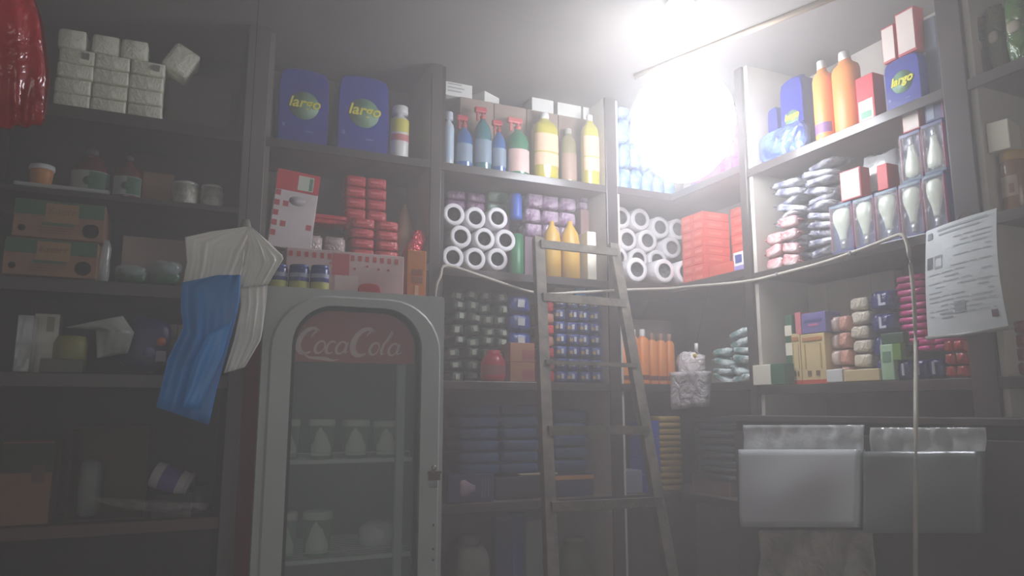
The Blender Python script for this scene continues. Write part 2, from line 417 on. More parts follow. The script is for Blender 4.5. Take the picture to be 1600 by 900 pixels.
def boxes(wall, px, cols, rows, v, zb, D, mats, label, cat, name, group, panels=(), jit=.003, skip=()):
    loc, rz, W, H = slot(wall, px[0], px[1], px[2], px[3], v, zb)
    w = W/cols; h = H/rows; out = []
    dx = Vector((1, 0, 0)) if wall == 'B' else Vector((0, -1, 0)); dy = Vector((0, 1, 0)) if wall == 'B' else Vector((1, 0, 0))
    for r in range(rows):
        for c in range(cols):
            if (r, c) in skip: continue
            p = loc+dx*(-W/2+w*(c+.5))+dy*(random.uniform(0, jit))+Vector((0, 0, h*r+.0003))
            t = thing(name, (label+' '+where(r, rows, c, cols)).strip().rstrip(','), cat, p, rz, group)
            m = mats[(r*cols+c) % len(mats)] if isinstance(mats, (list, tuple)) else mats
            cached(rk('bx', w, h, D, m.name), lambda: MB().box(-w*.49, w*.49, 0, D, 0, h*.975, bv=min(.002, h*.1)), 'body', m, t)
            for s_ in panels:
                cached(rk('bs', w, h, D, s_[0], s_[1], s_[2], s_[3], s_[4].name), lambda: MB().box(-w/2+s_[0]*w, -w/2+s_[1]*w, -.0012, -.0002, h*s_[2], h*s_[3]), s_[5] if len(s_) > 5 else 'printed_panel', s_[4], t)
            out.append(t)
    return out
def sheet(L, R, n=24, m=16, amp=.01, waves=6, thick=.003, out=Vector((0, -1, 0)), power=0, taper=True, bulge=0):
    """a pleated hanging sheet between two edge curves given as 3-D points; real thickness"""
    def cr(P, t):
        k = t*(len(P)-1); i = min(int(k), len(P)-2); f = k-i
        return P[i].lerp(P[i+1], f)
    V = []; ph0, ph1 = random.uniform(0, 6), random.uniform(0, 6)
    for side in (0, 1):
        for j in range(m+1):
            t = j/m
            for i in range(n+1):
                s = i/n; p = cr(L, t).lerp(cr(R, t), s)
                a = amp*((.25+.75*t) if taper else 1)*(.55*math.sin(s*waves*2*PI+ph0+1.5*math.sin(t*3+ph1))+.5*math.sin(s*waves*1.37*PI+ph1+t*2.1)+.35*math.sin(t*7+s*4+ph0)+.25*math.sin(s*waves*5.3+ph1*2-t*5))
                a += bulge*math.sin(PI*s)*math.sin(PI*min(1, t*.9+.1))
                V.append(p+out*(a+(thick if side else 0)))
    k = n+1; q = (m+1)*k; Fs = []
    for j in range(m):
        for i in range(n):
            A = (j*k+i, j*k+i+1, (j+1)*k+i+1, (j+1)*k+i); Fs.append(A); Fs.append(tuple(x+q for x in reversed(A)))
    for j in range(m):
        for i in (0, n):
            a, b = j*k+i, (j+1)*k+i; Fs.append((a, b, b+q, a+q))
    for i in range(n):
        for j in (0, m):
            a, b = j*k+i, j*k+i+1; Fs.append((a, b, b+q, a+q))
    mb = MB(); mb.add([tuple(p) for p in V], Fs, True); return mb
def local(mb, loc):
    mb.v = [(x-loc[0], y-loc[1], z-loc[2]) for x, y, z in mb.v]; return mb

# ------------------------------------------------------------------ materials of the goods
tissue_m = M('tissue_wrap', (244, 244, 222), .3, bump=.35, bs=40, var=.05)
green_m = M('green_print', (30, 98, 66), .6, var=.08)
navy_m = M('navy_film', (26, 34, 110), .25, bump=.3, bs=30, var=.2)
blue_m = M('blue_film', (24, 60, 150), .22, bump=.3, bs=30, var=.25)
lblue_m = M('light_blue_bag', (0, 126, 204), .45, bump=.12, bs=25, var=.18, vs=5)
bluebag_m = M('detergent_bag_blue', (22, 44, 150), .3, bump=.15, bs=18, var=.15)
redpack_m = M('red_pack', (186, 28, 44), .3, bump=.3, bs=45, var=.2)
redcarton_m = M('orange_red_carton', (226, 74, 56), .55, var=.08)
orange_m = M('orange_bottle', (232, 142, 66), .45, var=.05)
yellowb_m = M('yellow_bottle', (208, 164, 58), .4, var=.05)
pinkpack_m = M('pink_pack', (206, 44, 130), .4, bump=.3, bs=30, var=.15)
cream_m = M('cream_print', (230, 226, 206), .6, var=.03)
film_m = film('clear_film')
film_dim = film('clear_film_dense', (200, 204, 205), .45, .16, .5, 14)
silver_m = M('white_navy_sachet', (216, 218, 220), .2, bump=.5, bs=22, col2=(40, 46, 96), vs=16)
tealwhite_m = M('teal_white_sachet', (212, 220, 218), .25, bump=.5, bs=22, col2=(20, 110, 108), vs=14)
purpink_m = M('lilac_film', (206, 190, 206), .22, bump=.4, bs=40, col2=(120, 72, 120), vs=22)
greenwhite_m = M('green_white_sachet', (22, 66, 46), .35, bump=.3, bs=30, col2=(96, 116, 100), vs=26, var=.2)
blueprint_m = M('blue_print_pack', (24, 64, 150), .3, bump=.3, bs=30, col2=(18, 40, 100), vs=14)
pinkpale_m = M('pale_pink_wrap', (214, 190, 180), .4, bump=.3, bs=30, var=.1)
roll_m = M('white_paper_roll', (226, 224, 226), .55, bump=.2, bs=60, var=.05)
rollin_m = M('roll_core', (108, 104, 106), .8, bump=.4, bs=70, var=.3, vs=40)

# ------------------------------------------------------------------ lamps
def bulb_lamp(pos, r, strength, label, cord_to):
    t = thing('light_bulb', label, 'lamp', pos, 0)
    m = M('bulb_glow_%d' % int(strength), (246, 248, 255), .3, emit=strength)
    MB().lathe([(r*.02, -r*1.2), (r*.3, -r*1.12), (r*.52, -r*.98), (r*.78, -r*.7), (r*.95, -r*.35), (r, 0), (r*.95, r*.35), (r*.8, r*.65), (r*.55, r*.86), (r*.25, r*.98)], 28).build('bulb_globe', m, t)
    rs = min(r, .04)
    MB().lathe([(rs*.5, r*.98), (rs*.7, r*1.0), (rs*.7, r*1+rs*1.2), (rs*.3, r*1+rs*1.6)], 14).build('lamp_holder', white, t)
    MB().tube([(0, 0, r+rs*1.5), ((cord_to[0]-pos[0])*.5, (cord_to[1]-pos[1])*.5, (cord_to[2]-pos[2]+r+rs*1.5)*.5), (cord_to[0]-pos[0], cord_to[1]-pos[1], cord_to[2]-pos[2])], .004, 6).build('cord', white, t)
    return t
bulb_lamp(BULB_POS, .2, BULB_STRENGTH, 'brightly glowing lamp hanging in front of the corner shelves, globe enlarged to the size of its glare', (1.80, 2.62, ZTOP-.024))  # globe oversized so that its shape covers the bulb's blown-out glare
d2 = hit(1063, 14, 'B', 2.06)
bulb_lamp((d2.x, d2.y, d2.z), .055, BULB2_STRENGTH, 'second lit bulb hanging just below the ceiling at the top edge', (d2.x, d2.y, ZTOP-.001))

# ------------------------------------------------------------------ left bay
def big_carton(px, v, label, text_s, zb):
    t, W, H = carton('B', px, v, zb, .27, card, label, panels=[(0.01, .99, .6, .985, green_m, 'green_band')])
    MB().box(-W*.16, W*.2, -.003, -.0013, H*.42, H*.93).build('label_panel', M('carton_label', (166, 128, 88), .8), t)
    MB().box(-W*.19, W*.17, -.0028, -.0014, H*.34, H*.42).build('green_rim', green_m, t)
    text(text_s, H*.3, M('carton_lettering', (120, 84, 50), .8), t, (W*.02, -.0036, H*.72), wid=W*.3)
    MB().lathe([(H*.2, -.0016), (H*.2, 0)], 20, mtx=Matrix.Translation((W*.35, 0, H*.27)) @ Matrix.Rotation(PI/2, 4, 'X')).build('green_mark', green_m, t)
    MB().lathe([(H*.09, -.0016), (H*.09, 0)], 16, mtx=Matrix.Translation((-W*.4, 0, H*.24)) @ Matrix.Rotation(PI/2, 4, 'X')).build('small_mark', M('mark_faint', (110, 104, 70), .8), t)
    lines = MB()
    for k in range(3): lines.box(-W*.22, W*(.16-.04*k), -.0014, -.0003, H*(.28-.07*k), H*(.3-.07*k))
    tag(lines.build('print', M('carton_faint_print', (120, 84, 60), .8), t), kind='stuff')
big_carton((20, 164, 315, 372), -.02, 'green-banded brown carton, upper of two stacked at left edge', 'Knorr', 2.072)
big_carton((4, 152, 374, 438), -.03, 'green-banded brown carton, lower of two stacked at left edge', 'Knorr', 1.9405)

# tissue packs (four rows of three, three more on top, one tipped)
packs('B', (84, 257, 83, 180), 3, 4, .02, 2.556, .2, tissue_m, 'white wrapped tissue pack in the left bay stack,', 'tissue pack', 'tissue_pack', 'white tissue packs in the left bay', e=.13, jit=.006, gap=1.0, strip_p=.3,
      strip=[(.62, .82, .35, .75, M('tissue_print', (130, 126, 120), .6))])
tp = slot('B', 84, 257, 83, 180, .02, 2.556)
packs('B', (90, 232, 50, 83), 3, 1, .03, tp[0].z+tp[3], .18, tissue_m, 'white tissue pack laid on top of the stack,', 'tissue pack', 'tissue_pack', 'white tissue packs in the left bay', e=.22, jit=.012)
loc, rz, W, H = slot('B', 246, 298, 60, 104, .03)
t = thing('tissue_pack', 'single white tissue pack tipped on its corner beside the stack', 'tissue pack', (loc.x, loc.y+.08, loc.z-.012), 0, 'white tissue packs in the left bay', rot=(0, math.radians(28), 0))
MB().pillow(W*.9, H, .15, .22).build('wrapper', tissue_m, t)
# carton behind that the tipped pack leans on
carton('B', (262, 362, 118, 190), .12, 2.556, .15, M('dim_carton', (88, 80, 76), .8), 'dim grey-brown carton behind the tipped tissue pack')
# shelf 2: tub, bottles, cans, box, tray
loc, rz, W, H = slot('B', 20, 172, 291, 300, .0, 2.251)
t = thing('plastic_tray', 'shiny clear tray under the tub and dark bottles', 'tray', loc, 0)
MB().box(-W/2, W/2, .0, .22, 0, .004).box(-W/2, W/2, 0, .004, 0, .014).box(-W/2, W/2, .216, .22, 0, .014).box(-W/2, -W/2+.004, 0, .22, 0, .014).box(W/2-.004, W/2, 0, .22, 0, .014).build('body', film_dim, t)
t, W, H = bottle('B', (42, 82, 254, 289), .03, 2.256, M('orange_tub', (214, 142, 74), .45), 'small orange tub with white lid on the left shelf tray', [(.82, 0), (.95, .8), (.98, 1)], white, 'tub', sy=1, cap=(1.06, .18), name='plastic_tub')
syr = M('maroon_liquid', (96, 16, 30), .15, coat=.6, var=.1)
for px, ds in (((108, 172, 228, 303), 'larger'), ((176, 222, 240, 306), 'smaller')):
    t, W, H = bottle('B', px, .045, 2.256, syr, ds+' dark maroon syrup bottle with green and white label', P_JUG, M('dark_cap', (92, 88, 88), .4), cap=(.3, .09),
                     lab=[(.08, .5, M('syrup_label_grey', (168, 174, 170), .5))])
    rr = W/2*1.03
    MB().lathe([(rr, .1*H), (rr, .48*H)], 8, 1, .8, a0=-PI*.5, a1=-PI*.14, cap=False).build('green_label', green_m, t)
    MB().lathe([(H*.09, -.001), (H*.09, .001)], 14, mtx=Matrix.Translation((-W*.02, -rr*.82, H*.28)) @ Matrix.Rotation(PI/2, 4, 'X')).build('label_mark', green_m, t)
carton('B', (222, 272, 270, 309), .12, 2.251, .1, M('tan_carton', (158, 124, 98), .8), 'plain tan carton behind the maroon bottle')
can_m = M('white_can_wrap', (206, 206, 190), .25, bump=.4, bs=40, col2=(120, 124, 110), vs=18)
for px, s in (((267, 311, 281, 313), 'left'), ((314, 350, 287, 318), 'right')):
    bottle('B', px, .02, 2.251, can_m, 'short white tin with wrinkled wrapper, %s of the pair' % s, [(.95, 0), (1, .06), (1, .85), (.95, .9), (.97, 1)], M('tin_lid', (214, 214, 206), .3, metal=.3), 'tin', sy=1, cap=(.97, .1), name='tin_can', group='two short white tins')
# shelf 3
loc, rz, W, H = slot('B', 150, 172, 372, 440, .0, 1.941)
t = thing('plastic_film_roll', 'crumpled clear plastic wrap standing right of the stacked brown cartons', 'plastic wrap', (loc.x, loc.y+.04, loc.z), 0)
MB().lathe([(W*.42, 0), (W*.5, H*.2), (W*.42, H*.5), (W*.5, H*.8), (W*.3, H)], 12).build('body', film_dim, t)
carton('B', (190, 292, 372, 422), .10, 1.941, .16, M('plain_box', (150, 132, 120), .8), 'plain pinkish brown box at back of the left shelf')
gb = M('green_bag', (44, 106, 74), .3, bump=.5, bs=18, var=.3)
for px, d in (((178, 232, 412, 443), 'left of the pair under the plain box'), ((228, 285, 405, 446), 'right of the pair, next to the white hanging bag')):
    loc, rz, W, H = slot('B', *px, .02, 1.941)
    t = thing('green_pack', 'soft green plastic-wrapped pack, '+d, 'pack', (loc.x, loc.y+.05, loc.z), 0, 'green packs on the left shelf')
    MB().pillow(W, H, .1, .6, rnd=.07).build('wrapper', gb, t)
    MB().pillow(W*1.04, H*.7, .104, .6, rnd=.09, mtx=Matrix.Translation((0, -.004, H*.32))).build('clear_wrap', film_m, t)
# shelf 4
carton('B', (24, 50, 492, 572), .02, 1.623, .12, film_dim, 'clear plastic box with crumpled film at far left', name='clear_box', flap=False)
t, W, H = carton('B', (52, 92, 490, 546), .12, 1.623, .1, M('milk_carton', (222, 218, 204), .45), 'tall pale carton with brown mark, behind the clear box', panels=[(.5, .8, .7, .95, M('pale_mark', (168, 158, 140), .7))])
bottle('B', (80, 136, 524, 558), .06, 1.623, M('olive_pack', (142, 140, 72), .5, bump=.3), 'yellow-green round pack beside the pale carton', [(.85, 0), (1, .2), (1, .8), (.8, 1)], None, 'pack', name='round_pack', n=16)
carton('B', (62, 130, 560, 574), .03, 1.623, .12, M('grey_green_pack', (92, 100, 88), .5), 'flat grey-green packet lying in front at left', name='flat_packet', flap=False)
loc, rz, W, H = slot('B', 176, 268, 482, 586, .02, 1.623)
t = thing('flour_bag', 'navy blue bag with orange dot slumped on the left shelf', 'bag', (loc.x, loc.y+.07, loc.z), 0)
MB().pillow(W, H, .14, .55, rnd=.03, mtx=Matrix.Translation((-.01, 0, .012)) @ Matrix.Rotation(math.radians(12), 4, 'Y') @ Matrix.Scale(.86, 4)).build('wrapper', M('navy_bag', (34, 38, 108), .4, bump=.3, bs=14, var=.2), t)
MB().lathe([(.016, 0), (.016, .005)], 16, mtx=Matrix.Translation((W*.32, -.062, H*.5)) @ Matrix.Rotation(PI/2, 4, 'X')).build('orange_dot', M('orange_dot', (206, 100, 50), .5), t)
MB().lathe([(.02, 0), (.02, .005)], 16, mtx=Matrix.Translation((W*.12, -.066, H*.33)) @ Matrix.Rotation(PI/2, 4, 'X')).build('round_mark', M('violet_mark', (120, 116, 170), .5), t)
MB().box(W*.24, W*.42, -.066, -.06, H*.2, H*.36).build('label_panel', M('lilac_label', (150, 148, 170), .5), t)
loc, rz, W, H = slot('B', 104, 212, 492, 572, -.03, 1.63)
q = lambda x, y, v=-.03: hit(x, y, 'B', YB+v)
mb = sheet([q(104, 512), q(150, 516), q(152, 560)], [q(192, 494), q(210, 520), q(200, 552)], amp=.006, waves=3, thick=.012, bulge=.03)
t = thing('grey_plastic_bag', 'crumpled grey-white plastic bag draped over the navy bag', 'bag', q(160, 560), 0); local(mb, t.location).build('sheet', M('grey_bag', (176, 184, 176), .35, bump=.4, bs=16, var=.15), t)
# small wall tiles seen behind, in the back panel of that cell
t = thing('wall_tile_panel', 'small panel of pale tiles seen behind the navy bag', 'tiles', hit(262, 545, 'B', Y1-.03), 0)
for r in range(2):
    for c in range(3):
        cached('tile', lambda: MB().box(-.029, .029, 0, .008, 0, .058, bv=.002), 'tile', M('pale_tile', (190, 180, 164), .3), t, (-.06+.06*c, 0, .06*r-.02))
# shelf 5 (low, dark)
t, W, H = carton('B', (0, 82, 690, 788), .02, 1.131, .2, card, 'large dim carton with dark green band on the low left shelf', panels=[(.01, .99, .62, .98, M('deep_green', (22, 52, 38), .7), 'green_band'), (.6, .85, .5, .72, M('tan_label', (110, 84, 66), .7))])
# open brown box with real walls
loc, rz, W, H = slot('B', 108, 232, 668, 770, .03, 1.131)
t = thing('open_carton', 'open empty brown carton lying on its side on low left shelf', 'box', loc, 0)
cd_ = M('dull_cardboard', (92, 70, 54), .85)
MB().box(-W/2, W/2, 0, .2, 0, .005).build('bottom_flap', cd_, t); MB().box(-W/2, W/2, 0, .2, H-.005, H).build('top_flap', cd_, t)
MB().box(-W/2, -W/2+.005, 0, .2, .005, H-.005).box(W/2-.005, W/2, 0, .2, .005, H-.005).box(-W/2, W/2, .195, .2, .005, H-.005).build('body', cd_, t)
loc, rz, W, H = slot('B', 122, 160, 718, 762, .06, 1.137)
t = thing('small_grey_pack', 'small pale grey packet inside the open carton', 'pack', (loc.x, loc.y+.04, loc.z), 0); MB().pillow(W, H, .06, .5).build('wrapper', M('pale_grey_pack', (120, 126, 124), .4), t)
p = hit(268, 750, 'B', YB+.06)
t = thing('paint_tin', 'white and violet tin lying on its side in low left bay', 'tin', (p.x, p.y, p.z), 0, rot=(0, math.radians(112), math.radians(-14)))
MB().lathe([(.044, -.062), (.046, -.058), (.046, .058), (.044, .062)], 24).build('body', M('tin_white', (196, 196, 196), .4), t)
MB().lathe([(.0466, -.03), (.0466, .03)], 24, cap=False).build('violet_label', M('violet_label', (96, 72, 160), .4), t)
MB().lathe([(.049, .056), (.049, .07), (.04, .071)], 24).build('lid', M('tin_lid2', (182, 184, 186), .4), t)
p = hit(310, 768, 'B', YB+.07)
t = thing('dark_roll', 'dark grey roll of plastic beside the lying tin', 'roll', (p.x, p.y, 1.132), 0)
MB().lathe([(.02, 0), (.046, .002), (.046, .1), (.02, .102)], 20).build('roll_body', M('dark_roll', (60, 62, 60), .4, bump=.2), t)
t = thing('plastic_sheet', 'crumpled clear film spilling over the low reddish shelf', 'plastic wrap', hit(240, 790, 'B', YB-.02), 0)
mb = sheet([q(130, 776, -.02), q(160, 786, -.02), q(205, 796, -.02)], [q(330, 786, -.02), q(322, 796, -.02), q(300, 806, -.02)], amp=.006, waves=9, thick=.002); local(mb, t.location).build('sheet', film('faint_film', (150, 152, 148), .8, .14, .9, 20), t)
# white box carrying the lying tin so that it rests on something
t, W, H = carton('B', (238, 300, 772, 795), .0, 1.131, .14, M('low_dark_box', (64, 62, 56), .7), 'low dark box under the lying tin', flap=False)

# ------------------------------------------------------------------ second bay
def detergent(wall, px, v, zb, label, D=.13, word=True):
    loc, rz, W, H = slot(wall, *px, v, zb)
    t = thing('detergent_bag', label, 'detergent bag', loc, rz, 'blue detergent bags')
    m = MB(); n = 18; prof = []
    out = [(-.5, .02), (-.51, .3), (-.5, .8), (-.48, .9), (-.42, .965), (-.25, .99), (0, 1), (.25, .99), (.42, .965), (.48, .9), (.5, .8), (.51, .3), (.5, .02)]
    k = len(out)
    ring = lambda s, y, b: [(x*W*s, y, z*H*(s if z > .5 else 1)) for x, z in out]
    V = ring(.97, 0, 0)+ring(1, .012, 0)+ring(1, D-.012, 0)+ring(.97, D, 0)
    Fs = [tuple(range(k-1, -1, -1)), tuple(range(3*k, 4*k))]+[(j*k+i, j*k+(i+1) % k, (j+1)*k+(i+1) % k, (j+1)*k+i) for j in range(3) for i in range(k)]
    m.add(V, Fs).build('body', bluebag_m, t)
    MB().tube([(-W*.2, D*.5, H*.97), (-W*.16, D*.5, H*1.03), (0, D*.5, H*1.05), (W*.16, D*.5, H*1.03), (W*.2, D*.5, H*.97)], .006, 8).build('carry_handle', bluebag_m, t)
    r = W*.29
    MB().lathe([(r, -.0015), (r, 0)], 28, mtx=Matrix.Translation((0, -.0003, H*.5)) @ Matrix.Rotation(PI/2, 4, 'X')).build('teal_disc', teal, t)
    MB().lathe([(r*1.04, -.0005), (r*1.04, .001)], 28, mtx=Matrix.Translation((0, -.0003, H*.5)) @ Matrix.Rotation(PI/2, 4, 'X')).build('disc_rim', M('disc_rim', (110, 150, 120), .5), t)
    text('largo', H*.2, yel, t, (0, -.0035, H*.53), shear=.25, off=.0012, wid=W*.64)
    MB().box(-W*.42, -W*.36, -.001, .0005, H*.2, H*.25).box(W*.05, W*.2, -.001, .0005, H*.16, H*.175).build('print', M('pale_blue_print', (130, 140, 190), .5), t)
    return t
detergent('B', (436, 514, 106, 216), .02, ZA, 'blue detergent bag with teal disc, left of the pair above the fridge')
detergent('B', (529, 608, 117, 236), .015, ZA, 'blue detergent bag with teal disc, right of the pair above the fridge')
t, W, H = bottle('B', (613, 642, 163, 243), .03, ZA, white, 'white bottle with yellow and red label right of the blue bags', P_TALL, M('white_cap', (230, 230, 228), .4), cap=(.86, .14),
       lab=[(.5, .74, M('yellow_label', (212, 204, 80), .5)), (.34, .46, M('pink_label', (206, 120, 120), .5))], n=20)
# tall white box with red dotted print
rdot = M('red_dot_print', (196, 62, 70), .6)
t, W, H = carton('B', (420, 488, 270, 388), .0, ZB+.016, .06, M('soap_box_white', (216, 206, 206), .6), 'tall white and red box leaning above the white hanging bag', panels=[(0, 1, .74, 1, M('box_red', (200, 34, 50), .5), 'red_band'), (.5, .86, .77, .96, M('picture_pale', (196, 206, 190), .6), 'picture'), (.76, .84, .78, .94, M('picture_green', (70, 130, 110), .6), 'picture_detail')], tilt=math.radians(5), flap=False)
t.location.z += .0
d = MB()
for r in range(5):
    for c in range(5):
        if c == 0 or (c == 1 and r % 2) or (c > 3 and r == 3):
            d.box(-W*.48+c*W*.2, -W*.36+c*W*.2, -.0012, -.0002, H*(.66-.13*r), H*(.73-.13*r))
tag(d.build('dotted_print', rdot, t), kind='stuff')
MB().lathe([(W*.2, -.001), (W*.2, .0)], 20, sy=.6, mtx=Matrix.Translation((W*.04, -.0003, H*.62)) @ Matrix.Rotation(PI/2, 4, 'X')).build('print_oval', M('oval_grey', (186, 180, 184), .6), t)
wrapclear = M('clear_soap_wrap', (196, 176, 172), .15, bump=.7, bs=24, var=.2, coat=.5)
redstrip = M('red_print_light', (214, 90, 96), .5)
packs('B', (474, 545, 334, 366), 1, 2, .06, 2.24, .1, redpack_m, 'red wrapped soap pack above the clear packs,', 'soap pack', 'soap_pack', 'red soap packs left pile', e=.25)
packs('B', (470, 542, 364, 408), 2, 1, .03, ZB+.014, .16, wrapclear, 'clear wrapped soap pack in front pile,', 'soap pack', 'clear_soap_pack', 'clear soap packs', e=.3, rnd=.05)
packs('B', (540, 606, 275, 343), 2, 5, .07, 2.227, .1, redpack_m, 'red soap pack in the tall back pile,', 'soap pack', 'soap_pack', 'red soap packs tall pile', e=.25, strip=[(.2, .8, .4, .6, redstrip)])
packs('B', (548, 624, 342, 411), 2, 4, .02, ZB+.013, .12, redpack_m, 'red soap pack in the lower right pile,', 'soap pack', 'soap_pack', 'red soap packs lower pile', e=.25, strip=[(.2, .8, .4, .6, redstrip)])
# boxes the back piles stand on
carton('B', (474, 545, 366, 405), .2, ZB+.013, .1, M('inner_carton', (120, 70, 62), .8), 'small reddish carton behind the clear soap packs')
carton('B', (548, 606, 342, 400), .2, ZB+.013, .1, M('inner_carton2', (130, 84, 74), .8), 'small brownish carton behind the lower right soap pile')
bottle('B', (620, 650, 316, 400), .06, ZB+.013, M('tan_pouch', (164, 130, 100), .4, bump=.3), 'tan tapering pouch standing beside the red soap', [(.8, 0), (1, .1), (1, .5), (.5, .8), (.15, 1)], None, 'pouch', name='pouch')
loc, rz, W, H = slot('B', 624, 658, 352, 410, -.0, ZB+.013)
t = thing('shiny_red_bag', 'shiny red foil bag leaning at right end above fridge', 'bag', (loc.x, loc.y+.035, loc.z), 0)
MB().pillow(W*.8, H, .06, .5, rnd=.08, mtx=Matrix.Rotation(math.radians(22), 4, 'Y')).build('wrapper', M('red_foil', (196, 24, 44), .15, bump=.8, bs=26, metal=.2), t)

# ------------------------------------------------------------------ fridge
FX0, FX1, FY0, FY1, FZ = .238, .806, 2.3, 2.86, 1.866
t = thing('display_fridge', 'grey glass-door drinks fridge with red sides and header sign', 'fridge', ((FX0+FX1)/2, FY0, 0))
FC = (FX0+FX1)/2; FW = FX1-FX0
fr_red = M('fridge_red', (186, 22, 38), .35, var=.05); fr_grey = M('fridge_grey', (176, 180, 177), .38, var=.06, vs=3); fr_in = M('fridge_liner', (52, 60, 56), .6, var=.1)
def fl(loc): return None
m = MB().box(-FW/2, -FW/2+.03, .045, FY1-FY0, .1, FZ).box(FW/2-.03, FW/2, .045, FY1-FY0, .1, FZ).box(-FW/2+.03, FW/2-.03, FY1-FY0-.03, FY1-FY0, .1, FZ).box(-FW/2+.03, FW/2-.03, .045, FY1-FY0-.03, FZ-.04, FZ).box(-FW/2+.03, FW/2-.03, .045, FY1-FY0-.03, .1, .42)
m.build('cabinet_body', fr_red, t)
m = MB().box(-FW/2+.031, -FW/2+.037, .05, FY1-FY0-.031, .42, FZ-.041).box(FW/2-.037, FW/2-.031, .05, FY1-FY0-.031, .42, FZ-.041).box(-FW/2+.037, FW/2-.037, FY1-FY0-.037, FY1-FY0-.031, .42, FZ-.041)
m.build('inner_liner', fr_in, t)
MB().box(-FW/2+.02, FW/2-.02, .05, FY1-FY0-.02, 0, .099).build('plinth', black, t)
def rrect(x0, x1, z0, z1, rt, rb, seg=8):
    P = []
    for cx, cz, r, a in ((x1-rt, z1-rt, rt, 0), (x0+rt, z1-rt, rt, PI/2), (x0+rb, z0+rb, rb, PI), (x1-rb, z0+rb, rb, 1.5*PI)):
        for k in range(seg+1):
            b = a+PI/2*k/seg; P.append((cx+r*math.cos(b), cz+r*math.sin(b)))
    return P
pl = hit(452, 620, 'B', FY0); pr_ = hit(657, 620, 'B', FY0); pt_ = hit(560, 480, 'B', FY0)
ix0, ix1, iz1 = pl.x-FC, pr_.x-FC, pt_.z
outer = rrect(-FW/2, FW/2, .12, FZ+.002, .012, .012); mid = rrect(-FW/2+.02, FW/2-.014, .16, FZ-.018, .17, .02); inn = rrect(ix0, ix1, .5, iz1, .125, .03)
def ringmesh(loops):
    m = MB(); n = len(loops[0][0]); V = []
    for P, y in loops: V += [(x, y, z) for x, z in P]
    Fs = [(j*n+i, j*n+(i+1) % n, (j+1)*n+(i+1) % n, (j+1)*n+i) for j in range(len(loops)-1) for i in range(n)]
    return m.add(V, Fs)
m = ringmesh([(outer, .044), (outer, .006), (mid, .006), (mid, 0), (rrect(-FW/2+.026, FW/2-.02, .166, FZ-.024, .166, .02), -.006), (inn, -.006), (inn, .044), (outer, .044)])
m.build('door_frame', fr_grey, t)
inn2 = rrect(ix0+.012, ix1-.012, .512, iz1-.012, .115, .03)
ringmesh([(inn, .012), (inn2, .012), (inn2, .03), (inn, .03)]).build('door_gasket', M('gasket_grey', (66, 72, 70), .6), t)
gl = film('fridge_glass', (200, 215, 212), .86, .05, .0)
n = len(inn2); m = MB(); m.add([(x, .018, z) for x, z in inn2]+[(x, .023, z) for x, z in inn2], [tuple(range(n)), tuple(range(2*n-1, n-1, -1))]+[(i, (i+1) % n, n+(i+1) % n, n+i) for i in range(n)])
m.build('door_glass', gl, t)
